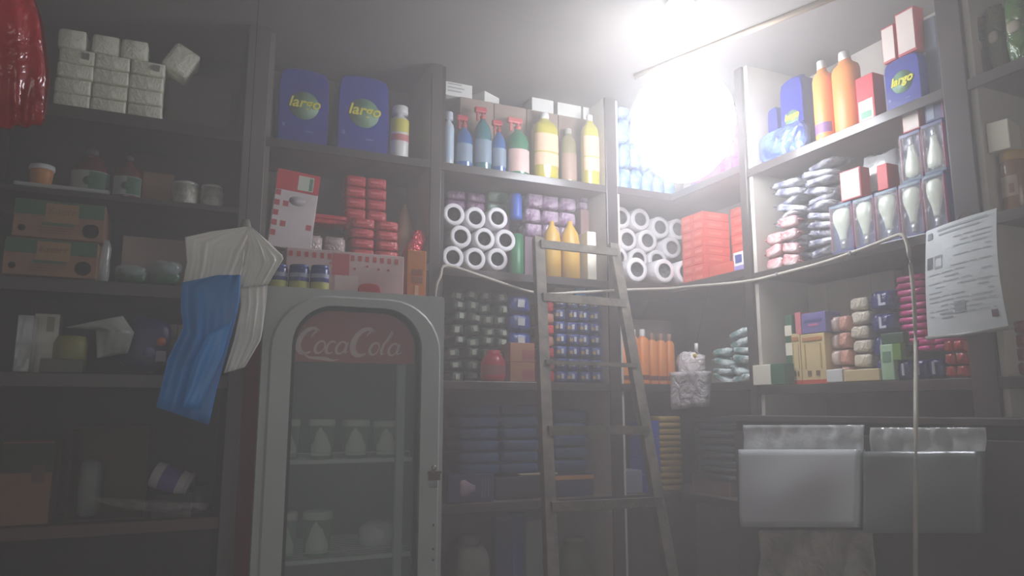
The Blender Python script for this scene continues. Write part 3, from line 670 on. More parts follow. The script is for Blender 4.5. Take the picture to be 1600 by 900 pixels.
# header sign behind the glass
sz0 = hit(560, 567, 'B', FY0+.05).z
hdr = MB().box(-FW/2+.04, FW/2-.04, .05, .062, sz0, FZ-.045).build('header_sign', M('sign_red', (176, 20, 36), .45, var=.03), t)
def script_sign(parent, x0, W, zc, H):
    """hand-drawn slanted script lettering as tapered ribbons"""
    S = []   # each stroke: list of (x, z, halfwidth) in a 10 x 2.6 field
    def C(cx, cz, s, a0, a1, r0=1, asp=.75, w=.16): 
        return [(cx+math.cos(a0+(a1-a0)*k/18)*r0*asp*s, cz+math.sin(a0+(a1-a0)*k/18)*r0*s, w*s*(.35+.65*math.sin(PI*k/18))) for k in range(19)]
    S.append(C(.95, 1.25, 1.15, .9, 5.3, w=.2)); S.append([(1.55, 2.3, .05), (1.2, 2.05, .12), (1.0, 1.6, .05)])
    S.append(C(2.1, .72, .55, 0, 2*PI, w=.22)); S.append(C(3.1, .72, .55, .8, 5.5, w=.24)); S.append(C(4.0, .72, .55, .2, 2*PI-.2, w=.22))
    S.append([(4.45, 1.25, .06), (4.42, .6, .14), (4.55, .25, .09), (4.8, .4, .03)])
    S.append(C(5.9, 1.3, 1.25, .9, 5.3, w=.22)); S.append([(6.6, 2.4, .05), (6.2, 2.3, .12), (5.95, 1.9, .05)])
    S.append([(.6, .2, .03), (1.5, -.25, .1), (2.8, -.3, .16), (3.6, -.45, .1), (4.2, -.35, .03)])
    S.append(C(7.1, .72, .55, 0, 2*PI, w=.22)); S.append([(8.0, 1.7, .06), (7.85, 1.2, .12), (7.8, .6, .15), (7.95, .2, .1), (8.2, .3, .04)])
    S.append([(8.0, 1.7, .05), (8.2, 2.4, .1), (8.35, 2.2, .05), (8.0, 1.3, .05)])
    S.append(C(8.9, .72, .55, .2, 2*PI-.2, w=.22)); S.append([(9.35, 1.25, .06), (9.32, .6, .14), (9.45, .25, .09), (9.9, .5, .03)])
    S.append([(4.9, .75, .05), (5.05, .8, .08), (5.2, .78, .05)])
    mb = MB()
    for st in S:
        V = []; k = len(st)
        for i, (x, z, w_) in enumerate(st):
            a = st[max(i-1, 0)]; b = st[min(i+1, k-1)]; dx, dz = b[0]-a[0], b[1]-a[1]; L = math.hypot(dx, dz) or 1
            nx, nz = -dz/L*w_, dx/L*w_
            for sg in (1, -1):
                X = x+sg*nx; Z = z+sg*nz; X += (Z-.7)*.32
                V.append((x0+X/10.6*W, .0488, zc+(Z-1)/2.9*H)); 
            for sg in (1, -1):
                X = x+sg*nx; Z = z+sg*nz; X += (Z-.7)*.32
                V.append((x0+X/10.6*W, .0499, zc+(Z-1)/2.9*H))
        Fs = []
        for i in range(k-1):
            a = i*4; b = a+4
            Fs += [(a, a+1, b+1, b), (a+2, b+2, b+3, a+3), (a, b, b+2, a+2), (a+1, a+3, b+3, b+1)]
        Fs += [(0, 2, 3, 1), (k*4-4, k*4-3, k*4-1, k*4-2)]
        mb.add(V, Fs)
    o = mb.build('lettering', M('sign_white', (226, 200, 196), .5, var=0), parent); o['label'] = 'white slanted script lettering'
    return o
sa = hit(463, 530, 'B', FY0+.05); sb = hit(642, 530, 'B', FY0+.05)
script_sign(hdr, sa.x-FC, sb.x-sa.x, sa.z-.012, .10)
# inner light strip / door edge column on the right, wire shelves
MB().box(ix1-.055, ix1-.03, .07, .09, .5, sz0-.001).build('inner_column', M('column_pale', (150, 168, 158), .5), t)
shz = []
for py in (717, 869):
    z = hit(540, py, 'B', FY0+.1).z; shz.append(z)
    m = MB(); xa, xb = -FW/2+.04, FW/2-.075
    m.box(xa, xb, .085, .092, z-.012, z)
    for k in range(12):
        yy = .1+k*.036; m.box(xa, xb, yy, yy+.003, z-.004, z)
    for k in range(6):
        xx = xa+.01+k*(xb-xa-.02)/5; m.box(xx, xx+.003, .09, .5, z-.008, z-.004)
    m.tube([(xa+.01, .088, z), (xa+.01, .088, z+.02), (xb-.01, .088, z+.02), (xb-.01, .088, z)], .0018, 6)
    m.build('wire_shelf', M('wire_pale', (176, 186, 178), .4), t)
# hasp, rivets on the right stile
hz = hit(676, 742, 'B', FY0).z; hx = hit(677, 742, 'B', FY0).x-FC
hp = MB().box(hx-.02, hx+.022, -.014, -.006, hz+.004, hz+.012).box(hx-.018, hx+.02, -.011, -.006, hz-.016, hz+.003).build('lock_hasp', M('rusty_metal', (118, 96, 84), .5, metal=.5), t)
MB().lathe([(.008, 0), (.009, .003), (.006, .006)], 12, mtx=Matrix.Translation((hx, -.006, hz+.022)) @ Matrix.Rotation(PI/2, 4, 'X')).build('hasp_knob', M('knob_metal', (170, 165, 160), .3, metal=.8), t)
MB().box(hx-.014, hx+.012, -.01, -.006, hz-.038, hz-.024, bv=.002).build('lock_plate', MATS['knob_metal'], t)
for py in (820, 857, 874):
    pz = hit(676, py, 'B', FY0).z
    MB().lathe([(.004, 0), (.003, .003)], 10, mtx=Matrix.Translation((hx+.002, -.006, pz)) @ Matrix.Rotation(PI/2, 4, 'X')).build('rivet', M('rivet_dark', (60, 58, 56), .5), t)
# tubs inside
tub_m = M('tub_green', (78, 128, 88), .4, var=.1); tubw = M('tub_white', (188, 204, 182), .45)
def tub(x0, x1, yt, yb, z, lab, fl=1):
    loc, rz, W, H = slot('B', x0, x1, yt, yb, FY0+.11-YB, z)
    W *= .98
    t = thing('plastic_tub', lab, 'tub', (loc.x, loc.y+W/2, z+.0005), 0, 'green and white tubs in the fridge')
    MB().lathe([(W*.45, 0), (W*.46, .003), (W*.5, H*.84)], 22).build('body', tub_m, t)
    MB().lathe([(W*.515, H*.82), (W*.525, H*.86), (W*.52, H*.97), (W*.48, H)], 22).build('lid', tubw, t)
    m = MB(); V = []; nn = 16; a0, a1 = -PI*.85, -PI*.25
    for i in range(nn+1):
        u_ = i/nn; an = a0+(a1-a0)*u_
        top = H*(.3+.48*math.exp(-((u_-.42)/.24)**2)+.18*math.exp(-((u_-.72)/.16)**2)+.02*math.sin(u_*30))
        V += [(W*.466*math.cos(an), W*.466*math.sin(an), H*.08), (W*(.462+.05*top/H)*math.cos(an), W*(.462+.05*top/H)*math.sin(an), top)]
    m.add(V, [(2*i, 2*i+2, 2*i+3, 2*i+1) for i in range(nn)], True); m.build('white_wave', tubw, t)
tub(432, 471, 655, 715, shz[0], 'green and white tub, leftmost on the upper fridge shelf')
tub(485, 526, 655, 716, shz[0], 'green and white tub, second from left on upper fridge shelf')
tub(539, 581, 656, 716, shz[0], 'green and white tub, third from left on upper fridge shelf')
tub(588, 629, 658, 717, shz[0], 'green and white tub, rightmost on the upper fridge shelf')
tub(430, 466, 802, 868, shz[1], 'green and white tub at left on the lower fridge shelf')
tub(476, 522, 801, 868, shz[1], 'green and white tub at middle of the lower fridge shelf')
loc, rz, W, H = slot('B', 562, 626, 815, 866, FY0+.12-YB, shz[1])
t = thing('plastic_bag', 'pale crumpled plastic bag at right on the lower fridge shelf', 'bag', (loc.x, loc.y+.05, loc.z+.001), 0)
MB().pillow(W, H, .09, .8, rnd=.08).build('wrapper', M('pale_bag', (190, 200, 196), .3, bump=.6, bs=20, var=.15), t)

# things on top of the fridge
FT = FZ+.001
t, W, H = carton('B', (446, 631, 393, 456), 2.5-YB, FT, .14, M('dotted_white', (206, 184, 182), .6), 'long white box with red dotted print on top of the fridge', flap=False)
d = MB()
for k in range(15): d.box(-W*.48+k*W*.064, -W*.45+k*W*.064, -.0012, -.0002, H*.82, H*.93)
for k in range(9):
    x = -W*.44+k*W*.1+random.uniform(-.005, .005); z = H*random.uniform(.55, .72); d.box(x, x+.007, -.0012, -.0002, z, z+.007)
tag(d.build('dotted_print', rdot, t), kind='stuff')
MB().box(-W*.12, W*.02, -.0016, -.0003, H*.5, H*.95).build('red_panel', M('rose_print', (190, 90, 96), .6), t)
MB().box(-W*.1, W*.1, -.0018, -.0004, H*.02, H*.5).build('white_panel', M('plain_panel', (214, 208, 204), .6), t)
MB().pillow(W*.2, H*.32, .004, .7, mtx=Matrix.Translation((W*.2, -.003, H*.05))).build('red_oval', rdot, t)
for k, (x0, x1) in enumerate(((420, 452), (453, 486), (487, 517))):
    t, W, H = bottle('B', (x0, x1, 411+k, 448+k), 2.34-YB, FT, M('blue_can', (38, 58, 132), .25, bump=.1), 'blue and yellow tin on the fridge, %s of three' % ('left', 'middle', 'right')[k], [(.9, 0), (1, .08), (1, .9), (.93, .97)], M('blue_tin_top', (70, 90, 150), .25, metal=.3), 'tin', name='tin_can', sy=1, cap=(.93, .1), group='three blue tins on the fridge',
        lab=[(.06, .34, M('yellow_green_label', (178, 180, 96), .5)), (.5, .66, M('tin_white_print', (150, 160, 180), .5))])
t, W, H = carton('B', (636, 666, 391, 462), 2.42-YB, FT, .04, M('orange_carton', (208, 128, 62), .55), 'upright orange box at right end of the fridge top', panels=[(.25, .5, .5, .62, M('orange_print', (150, 96, 70), .6)), (.55, .8, .5, .62, MATS['orange_print']), (.25, .5, .35, .46, MATS['orange_print']), (.55, .8, .35, .46, MATS['orange_print']), (.4, .6, .1, .3, M('orange_pale', (230, 190, 150), .6))], flap=False)

# ------------------------------------------------------------------ hanging bags by the fridge
q2 = lambda x, y, Y=2.2: hit(x, y, 'B', Y)
wb = M('white_bag_film', (250, 248, 240), .42, bump=.12, bs=20, var=.07)
hook = q2(384, 354, 2.23)
t = thing('white_carrier_bags', 'bunch of white plastic carrier bags hanging beside the fridge', 'plastic bags', hook, 0)
mb = sheet([q2(382, 355), q2(330, 362), q2(289, 371), q2(292, 410), q2(286, 442)], [q2(390, 355), q2(394, 372), q2(388, 400), q2(378, 425), q2(372, 446)], 30, 16, .007, 6, .004)
local(mb, hook).build('left_bag', wb, t)
mb = sheet([q2(386, 355, 2.17), q2(388, 385, 2.17), q2(380, 420, 2.17), q2(372, 450, 2.17)], [q2(394, 356, 2.17), q2(420, 378, 2.17), q2(444, 402, 2.17), q2(418, 446, 2.17)], 30, 16, .007, 5, .004)
local(mb, hook).build('right_bag', wb, t)
mb = sheet([q2(374, 430, 2.19), q2(376, 480, 2.19), q2(366, 530, 2.19), q2(350, 583, 2.19)], [q2(420, 425, 2.19), q2(416, 470, 2.19), q2(408, 530, 2.19), q2(382, 574, 2.19)], 30, 16, .006, 4, .004)
local(mb, hook).build('trailing_bag', wb, t)
MB().tube([(0, 0, 0), (0, .0, .03), (.0, .03, ZTOP-hook.z-.001)], .0014, 5).build('string', M('dark_string', (60, 58, 56), .8), t)
MB().lathe([(.012, -.012), (.016, 0), (.01, .02)], 10).build('knot', M('knot_grey', (150, 148, 140), .7), t)  # knot in one even grey, darker than the bags
hk = q2(374, 430, 2.13)
t = thing('blue_carrier_bags', 'bright blue plastic bags hanging below the white bags', 'plastic bags', hk, 0)
mb = sheet([q2(340, 430, 2.13), q2(284, 442, 2.13), q2(282, 480, 2.13), q2(286, 512, 2.13), q2(262, 560, 2.13), q2(244, 636, 2.13)], [q2(376, 430, 2.13), q2(374, 470, 2.13), q2(368, 500, 2.13), q2(352, 560, 2.13), q2(338, 610, 2.13), q2(326, 664, 2.13)], 30, 20, .009, 3, .004)
local(mb, hk).build('front_bag', lblue_m, t)
mb = sheet([q2(326, 520, 2.10), q2(300, 570, 2.10), q2(284, 636, 2.10)], [q2(362, 502, 2.10), q2(346, 560, 2.10), q2(310, 640, 2.10)], 16, 12, .005, 2, .004)
local(mb, hk).build('inner_bag', M('brighter_blue_bag', (10, 150, 236), .4, bump=.1), t)
MB().tube([(0, 0, -.01), (.01, .05, .05), tuple(hook-hk+Vector((0, .0, -.02)))], .002, 5).build('tie', wb, t)

# red bag hanging at the top left
q3 = lambda x, y, Y=1.5: hit(x, y, 'B', Y)
pk = q3(30, 10)
t = thing('red_plastic_bag', 'glossy red plastic bag of goods hanging at top left', 'plastic bag', pk, 0)
mb = sheet([q3(-60, -40), q3(-58, 60), q3(-60, 150), q3(-50, 206)], [q3(40, -40), q3(62, 30), q3(72, 120), q3(66, 196)], 26, 20, .008, 5, .004, bulge=.05)
local(mb, pk).build('front_film', M('red_bag_film', (206, 40, 54), .14, bump=.7, bs=14, var=.35, vs=6, col2=(150, 34, 40)), t)
mb = sheet([q3(-60, -40, 1.56), q3(-58, 60, 1.56), q3(-60, 150, 1.56), q3(-50, 204, 1.56)], [q3(40, -40, 1.56), q3(66, 30, 1.56), q3(78, 120, 1.56), q3(70, 190, 1.56)], 20, 16, .006, 4, .004, bulge=-.05)
local(mb, pk).build('back_film', film('red_film', (190, 40, 50), .35, .2, .5), t)
MB().pillow(.1, .12, .05, .5, rnd=.05, mtx=Matrix.Translation((-.0, .03, -.2))).build('goods_inside', M('inside_goods', (120, 110, 60), .5), t)
MB().tube([(-.03, .03, .0), (-.03, .03, ZTOP-pk.z-.001)], .002, 5).build('string', MATS['dark_string'], t)

# ------------------------------------------------------------------ third bay, top shelf
ZT = ZA+.001
bc = M('backing_carton', (150, 132, 120), .8, var=.1)
boxes('B', (718, 940, 168, 262), 4, 1, .13, ZT, .2, bc, 'tall tan carton behind the cleaning bottles,', 'box', 'backing_carton', 'tan cartons behind cleaning bottles')
b0 = slot('B', 718, 940, 168, 262, .13, ZT)
# white cartons on top of them
zt = ZT+b0[3]*.975+.001
t, W, H = carton('B', (696, 738, 118, 158), .14, zt, .1, whitep, 'white carton with grey printed lines at left of top shelf', flap=False)
pr = MB()
for k in range(5): pr.box(-W*.42, W*(.1+.1*(k % 2)), -.0012, -.0002, H*(.85-.16*k), H*(.89-.16*k))
tag(pr.build('print', print_grey, t), kind='stuff')
t, W, H = carton('B', (752, 786, 124, 156), .19, zt, .1, whitep, 'white box turned at an angle beside the printed carton', turn=math.radians(28), flap=False)
for k, (x0, x1, a, b) in enumerate(((831, 865, 138, 162), (871, 908, 141, 166), (911, 943, 145, 168))):
    t, W, H = carton('B', (x0, min(x1, 938), a, b), .135, zt, .1, whitep, 'small white box high above yellow oil bottles, %s of three' % ('left', 'middle', 'right')[k], group='three small white boxes', flap=False, panels=[(.72, .86, .55, .68, print_grey, 'print')])
bottle('B', (692, 712, 172, 251), .02, ZT, M('silver_can', (186, 196, 204), .35), 'slim pale spray can at left end of the top shelf', P_TALL, M('pale_cap', (180, 190, 200), .4), 'spray can', sy=1, cap=(.8, .14), name='spray_can', lab=(.1, .7, M('can_label', (170, 190, 206), .4)))
redtr = M('red_trigger', (170, 30, 46), .4); glassblue = M('blue_liquid', (20, 92, 160), .15, coat=.6, var=.12); glassteal = M('teal_liquid', (20, 110, 120), .15, coat=.6)
for k, (x0, x1, yt, m, d) in enumerate(((716, 742, 176, glassblue, 'blue spray bottle with red trigger, left of three'), (745, 772, 158, glassteal, 'tallest teal-blue spray bottle with red trigger'), (772, 794, 184, glassblue, 'blue spray bottle with red trigger beside green one'))):
    t, W, H = bottle('B', (x0, x1, yt, 256), .03, ZT, m, d, P_WAIST, redtr, 'spray bottle', name='spray_bottle', trigger=redtr, cap=(.3, .22), lab=(.12, .45, M('spray_label', (130, 150, 170), .5)), group='spray bottles')
t, W, H = bottle('B', (798, 832, 176, 262), .02, ZT, M('green_liquid', (16, 120, 84), .15, coat=.6), 'green cleaner spray bottle with pale label and red trigger', P_WAIST, redtr, 'spray bottle', name='spray_bottle', trigger=M('red_white_trigger', (196, 90, 90), .4), lab=(.06, .42, M('rose_label', (226, 190, 182), .5)), cap=(.3, .22))
oil = M('yellow_oil', (186, 176, 52), .12, coat=.7, var=.06); peach = M('peach_label', (232, 196, 162), .5)
t, W, H = bottle('B', (839, 877, 172, 268), .02, ZT, oil, 'yellow oil bottle with peach label and white cap, left one', P_TALL, white, name='oil_bottle', e=.7, cap=(.36, .08), lab=[(.2, .38, peach), (.4, .66, peach)], group='yellow oil bottles')
t, W, H = bottle('B', (915, 943, 177, 274), .015, ZT, oil, 'yellow oil bottle with peach label at the right post', P_TALL, white, name='oil_bottle', e=.7, cap=(.36, .08), lab=[(.2, .38, peach), (.4, .68, peach)], group='yellow oil bottles')
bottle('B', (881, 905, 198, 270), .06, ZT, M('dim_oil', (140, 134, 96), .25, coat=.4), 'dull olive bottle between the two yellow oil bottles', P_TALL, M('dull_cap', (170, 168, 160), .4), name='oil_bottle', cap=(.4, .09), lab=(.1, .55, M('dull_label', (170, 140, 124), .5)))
# ------------------------------------------------------------------ third bay, second shelf
def roll3(X_, Y_, Z_, R, label, group, L=.2):
    t = thing('paper_roll', label, 'roll', (X_, Y_+random.uniform(-.006, .006), Z_), 0, group)
    X = Matrix.Rotation(-PI/2, 4, 'X')
    def f():
        return MB().lathe([(R*.62, 0), (R*.66, -.001), (R*.93, -.001), (R, .004), (R, L), (R*.62, L)], 22, mtx=X, cap=False)
    cached(rk('roll', R*20//.05, L), f, 'roll_body', roll_m, t)
    cached(rk('rollc', R*20//.05), lambda: MB().lathe([(R*.61, .004), (R*.58, .05), (R*.3, .055), (.0001, .06)], 18, mtx=X, cap=False), 'core', rollin_m, t)
def roll_pile(L, r, labels, group, vs, xlim, L_):
    P = []
    for (x, y), v in zip(L, vs):
        p = hit(x, y, 'B', YB+v); p2 = hit(x+r, y, 'B', YB+v); P.append([p.x, p.z, p2.x-p.x, v])
    R = sum(p[2] for p in P)/len(P)*.97
    for it in range(200):
        for i in range(len(P)):
            for j in range(i+1, len(P)):
                dx, dz = P[j][0]-P[i][0], P[j][1]-P[i][1]; d = math.hypot(dx, dz) or 1e-4
                if d < 2*R+.0006:
                    k = (2*R+.0008-d)/2/d
                    P[i][0] -= dx*k; P[i][1] -= dz*k; P[j][0] += dx*k; P[j][1] += dz*k
            P[i][0] = min(max(P[i][0], xlim[0]+R+.001), xlim[1]-R-.001); P[i][1] = max(P[i][1], ZB+.003+R)
    for p, lab in zip(P, labels): roll3(p[0], YB+p[3], p[1], R, lab, group, L_)
RL = [(707, 335), (741, 340), (777, 341), (720, 370), (756, 374), (790, 376), (706, 401), (740, 403), (777, 404)]
roll_pile(RL, 17, ['white roll seen end-on left of ladder, %s, %s' % (('top row', 'middle row', 'bottom row')[i//3], ('left', 'centre', 'right')[i % 3]) for i in range(9)], 'nine white rolls left of the ladder', [.02]*9, (1.006, 1.5), .2)
zsh = ZB+.001
# carton under the goods behind the rolls, and packs above
boxes('B', (694, 796, 330, 412), 2, 1, .23, zsh, .09, M('lilac_carton', (112, 86, 110), .7), 'dull lilac carton hidden behind the white rolls,', 'box', 'backing_carton', 'lilac cartons behind rolls')
b1 = slot('B', 694, 796, 330, 412, .23, zsh)
packs('B', (698, 760, 298, 328), 2, 2, .21, zsh+b1[3]*.98, .1, M('plum_film', (134, 96, 130), .3, bump=.4, var=.3), 'plum wrapped pack above the white rolls,', 'pack', 'plum_pack', 'plum packs above rolls', e=.3)
packs('B', (762, 796, 298, 328), 1, 2, .21, zsh+b1[3]*.98, .1, M('green_film', (52, 104, 72), .3, bump=.4, var=.3, col2=(140, 150, 130)), 'green wrapped pack above the third roll column,', 'pack', 'green_pack', 'green packs above rolls', e=.3)
t, W, H = bottle('B', (800, 822, 300, 426), .1, zsh, M('green_tube', (28, 120, 74), .4), 'tall green bottle with blue top between rolls and lilac packs', [(.95, 0), (1, .02), (1, .72), (.8, .74)], M('blue_top', (40, 90, 190), .4), sy=1, cap=(.8, .3))
bl_ = slot('B', 820, 906, 372, 430, .12, zsh)[3]
packs('B', (824, 904, 303, 372), 3, 3, .13, zsh+bl_+.001, .16, purpink_m, 'lilac and white wrapped pack right of the green bottle,', 'pack', 'lilac_pack', 'lilac packs behind yellow bottles', e=.32, rnd=.04, jit=.01)
boxes('B', (820, 906, 372, 430), 2, 1, .12, zsh, .16, M('brown_lilac', (120, 100, 112), .7), 'brown-lilac carton behind the yellow bottles,', 'box', 'backing_carton', 'cartons under lilac packs')
t_ = slot('B', 908, 930, 328, 432, .14, zsh)
packs('B', (906, 930, 303, 328), 1, 2, .14, zsh+t_[3]+.002, .12, purpink_m, 'lilac wrapped pack on the tall brown carton,', 'pack', 'lilac_pack', 'lilac packs on tall carton', e=.3)
carton('B', (908, 930, 328, 432), .14, zsh, .14, M('mauve_carton', (140, 108, 104), .7), 'tall mauve-brown carton right of yellow bottles')
carton('B', (918, 932, 362, 434), .0, zsh, .12, cream_m, 'narrow cream carton against the right cream panel')
for x0, x1, d in ((855, 881, 'left'), (883, 911, 'right')):
    bottle('B', (x0, x1, 343, 432), .015, zsh, yellowb_m, 'plain yellow bottle without cap behind the ladder, %s of two' % d, [(.9, 0), (1, .03), (1, .62), (.86, .78), (.3, .93), (.22, 1)], None, group='two yellow bottles behind the ladder', name='yellow_bottle')
# ------------------------------------------------------------------ third bay, third shelf
zc = ZC+.001
packs('B', (706, 797, 452, 590), 4, 8, .08, zc, .14, greenwhite_m, 'dark green and white sachet pack behind the fridge edge,', 'pack', 'green_sachet_pack', 'dark green packs beside the fridge', e=.35, rnd=.05, jit=.012, tumble=.22, skip=[(0, 3), (1, 3)], strip=[(.3, .62, .25, .75, M('pale_green_print', (168, 178, 160), .6))])
packs('B', (797, 833, 460, 534), 1, 3, .06, 1.76, .14, blueprint_m, 'blue pack on the brown boxes left of ladder,', 'pack', 'blue_pack', 'blue packs left of the ladder', strip=[(.35, .65, .3, .7, M('pale_print', (190, 190, 190), .6))])
boxes('B', (797, 836, 535, 592), 1, 2, .03, zc, .16, M('tan_brown_box', (160, 110, 76), .7), 'tan box with red mark left of ladder,', 'box', 'tan_box', 'tan boxes left of the ladder', panels=[(.5, .95, .1, .6, M('dull_red', (150, 56, 58), .6))])
t, W, H = bottle('B', (760, 796, 546, 588), -.01, zc, M('red_jar', (196, 24, 52), .3, coat=.4), 'round red tub in front of green packs', [(.8, 0), (1, .15), (1, .7), (.8, .88), (.6, 1)], M('red_jar_lid', (210, 60, 80), .35), 'tub', sy=1, cap=(.6, .12), name='red_tub', lab=(.2, .5, M('jar_label', (150, 90, 90), .5)))
packs('B', (848, 868, 470, 592), 1, 7, .01, zc, .14, [redpack_m, M('tan_pack', (170, 110, 90), .5)], 'narrow red or tan pack behind the ladder rail,', 'pack', 'narrow_pack', 'column of red packs behind the ladder', e=.3)
packs('B', (869, 948, 464, 592), 4, 7, .03, zc, .16, blueprint_m, 'blue printed pack seen through the ladder,', 'pack', 'blue_pack', 'blue packs seen through the ladder', e=.28, rnd=.04, jit=.008, strip=[(.4, .62, .3, .7, M('pale_print', (190, 190, 190), .6)), (.05, .3, .3, .55, M('ochre_print', (170, 140, 80), .6))])
bz = slot('B', 869, 948, 464, 592, .03, zc); ztp = zc+bz[3]+.002
carton('B', (866, 898, 450, 464), .06, ztp, .1, M('tan_small', (166, 138, 104), .7), 'small tan box lying on the blue packs', flap=False)
for px, m, d in (((899, 916, 450, 464), M('cyan_box', (30, 150, 200), .4), 'small cyan box on top of the blue packs'), ((918, 944, 451, 464), blue_m, 'small blue packet at right on top of the blue packs')):
    carton('B', px, .04, ztp, .08, m, d, flap=False)
# ------------------------------------------------------------------ third bay, low shelves
zd = ZD+.001
db = M('dark_blue_cloth', (22, 60, 100), .7, bump=.2, var=.2)
packs('B', (720, 846, 632, 742), 2, 6, .06, zd+.1, .2, db, 'dark blue folded pack in the low bay left of ladder,', 'pack', 'dark_blue_pack', 'dark blue packs low left of ladder', e=.3, gap=1)
packs('B', (866, 924, 640, 742), 1, 5, .06, zd+.1, .2, db, 'dark blue folded pack seen between ladder rungs,', 'pack', 'dark_blue_pack', 'dark blue packs low between rungs', e=.3, gap=1)
t, W, H = carton('B', (700, 772, 742, 784), .02, zd, .22, M('violet_bulb_box', (40, 36, 84), .6), 'low violet box with bulb picture right of the fridge', flap=False)
def bulb_shape(R, Hh, up=True):
    pr = [(.02, 1), (.3, .985), (.44, .93), (.5, .84), (.49, .72), (.42, .6), (.32, .48), (.24, .36), (.2, .26), (.19, .2)]
    if not up: pr = [(a, 1-b) for a, b in pr][::-1]; pr = pr[::1]
    return MB().lathe([(a*R*2, b*Hh) for a, b in sorted(pr, key=lambda q_: q_[1])], 16, 1, .35)
o = bulb_shape(H*.33, W*.42).build('bulb_picture', M('bulb_print', (150, 132, 150), .5), t, (W*.16, -.001, H*.5), (0, -PI/2, 0)); 
pr = MB()
for k in range(3): pr.box(W*(.22+.07*k), W*(.25+.07*k), -.0012, -.0002, H*.15, H*.85)
tag(pr.build('print', M('violet_print', (110, 90, 110), .6), t), kind='stuff')
carton('B', (774, 846, 745, 790), .05, zd, .2, M('blackish_box', (40, 44, 50), .7), 'blackish box under dark blue packs left of ladder', flap=False)
loc, rz, W, H = slot('B', 812, 872, 740, 751, -.02)
t = thing('wood_strip', 'short pale wooden strip lying left of the ladder rail', 'strip', (loc.x, loc.y, zd+.101), 0); MB().box(-W/2, W/2, 0, .03, 0, .008, bv=.002).build('body', M('pale_wood', (176, 162, 140), .6), t)
t, W, H = carton('B', (864, 928, 742, 786), .04, zd, .2, M('navy_box', (30, 38, 78), .6), 'navy box with orange rim under the middle dark packs', flap=False, panels=[(0, 1, .78, .98, M('ochre_strip', (186, 128, 68), .6), 'orange_rim')])
carton('B', (896, 918, 640, 786), .24, zd, .1, M('pale_grey_panel', (122, 122, 122), .6), 'tall pale grey carton behind the right ladder rail', flap=False)
# lowest: sacks and boards
def floor_sack(px, v, mat, label, zb, D=.16, name='sack', e=.45):
    loc, rz, W, H = slot('B', *px, v, zb)
    t = thing(name, label, 'sack' if name == 'sack' else 'board', (loc.x, loc.y+D/2, loc.z), 0)
    if name == 'sack':
        MB().pillow(W, H, D, e, rnd=.04).build('body', mat, t)
        MB().pillow(W*.5, .05, D*.5, .6, mtx=Matrix.Translation((0, 0, H-.02))).build('tied_top', mat, t)
    else:
        MB().box(-W/2, W/2, -D/2, D/2, 0, H, bv=.004).build('panel', mat, t); MB().box(-W/2, W/2, -D/2-.002, -D/2, H-.02, H-.004).build('rim', M('board_rim', (70, 80, 110), .5), t)
    return t
floor_sack((712, 772, 850, 1100), .04, M('woven_sack', (120, 118, 112), .7, bump=.3, bs=60), 'pale woven sack on bottom shelf right of the fridge', .601)
floor_sack((774, 800, 806, 1100), .05, M('deep_blue_board', (24, 44, 90), .5), 'upright deep blue board left of the ladder foot', .601, .05, 'board')
floor_sack((801, 822, 800, 1100), .05, M('mid_blue_board', (28, 52, 120), .5), 'upright brighter blue board beside the deep blue one', .601, .05, 'board')
floor_sack((822, 848, 806, 1100), .03, M('grey_board', (104, 112, 110), .6), 'upright grey board just left of the ladder rail', .601, .05, 'board')
loc, rz, W, H = slot('B', 884, 938, 842, 1100, .04, .601)
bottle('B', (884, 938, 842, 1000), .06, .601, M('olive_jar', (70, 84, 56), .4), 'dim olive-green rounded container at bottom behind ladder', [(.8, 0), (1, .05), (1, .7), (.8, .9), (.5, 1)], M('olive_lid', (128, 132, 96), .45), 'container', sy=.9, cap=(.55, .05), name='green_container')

# ------------------------------------------------------------------ corner bay
zt = 2.552
cblue = M('pale_blue_film', (60, 130, 200), .15, bump=.6, bs=26, col2=(180, 210, 230), vs=18)
packs('B', (969, 1055, 150, 284), 5, 4, .05, zt, .14, cblue, 'shiny blue pack left of the glowing bulb,', 'pack', 'blue_pack', 'blue packs behind the glowing bulb', e=.35, rnd=.05, fins=.004)
cpink = M('magenta_film', (190, 50, 150), .2, bump=.5, bs=26, col2=(150, 130, 200), vs=16)
packs('R', (1072, 1160, 180, 288), 4, 4, .05, zt, .14, cpink, 'magenta and violet pack right of the glowing bulb,', 'pack', 'magenta_pack', 'magenta packs by the corner post', e=.35, rnd=.05, fins=.004)
carton('R', (1095, 1125, 262, 284), .012, zt, .03, M('hot_pink', (230, 40, 110), .5), 'small hot pink box in front of the magenta packs', flap=False)
RC = [(974, 345), (1003, 347), (1033, 360), (1057, 359), (983, 377), (1012, 378), (1047, 387), (972, 404), (997, 405), (1028, 406), (984, 434), (1014, 434), (1046, 434)]
RD = ['top row far left by the post', 'top row second', 'top row third', 'top row beside the orange cartons', 'second row left', 'second row middle', 'second row right', 'third row left by the post', 'third row middle', 'third row right', 'bottom back row left', 'bottom back row middle', 'bottom back row right']
roll_pile(RC, 15, ['white roll in corner bay, '+d_ for d_ in RD], 'white rolls in the corner bay', [.155]*13, (1.887, 2.42), .17)
roll_pile([(996, 421), (1038, 423), (1071, 425)], 16, ['white roll in front of the corner pile, '+d_ for d_ in ('left by the ladder', 'middle', 'right, before the orange cartons')], 'front white rolls in the corner bay', [.0]*3, (1.887, 2.6), .14)
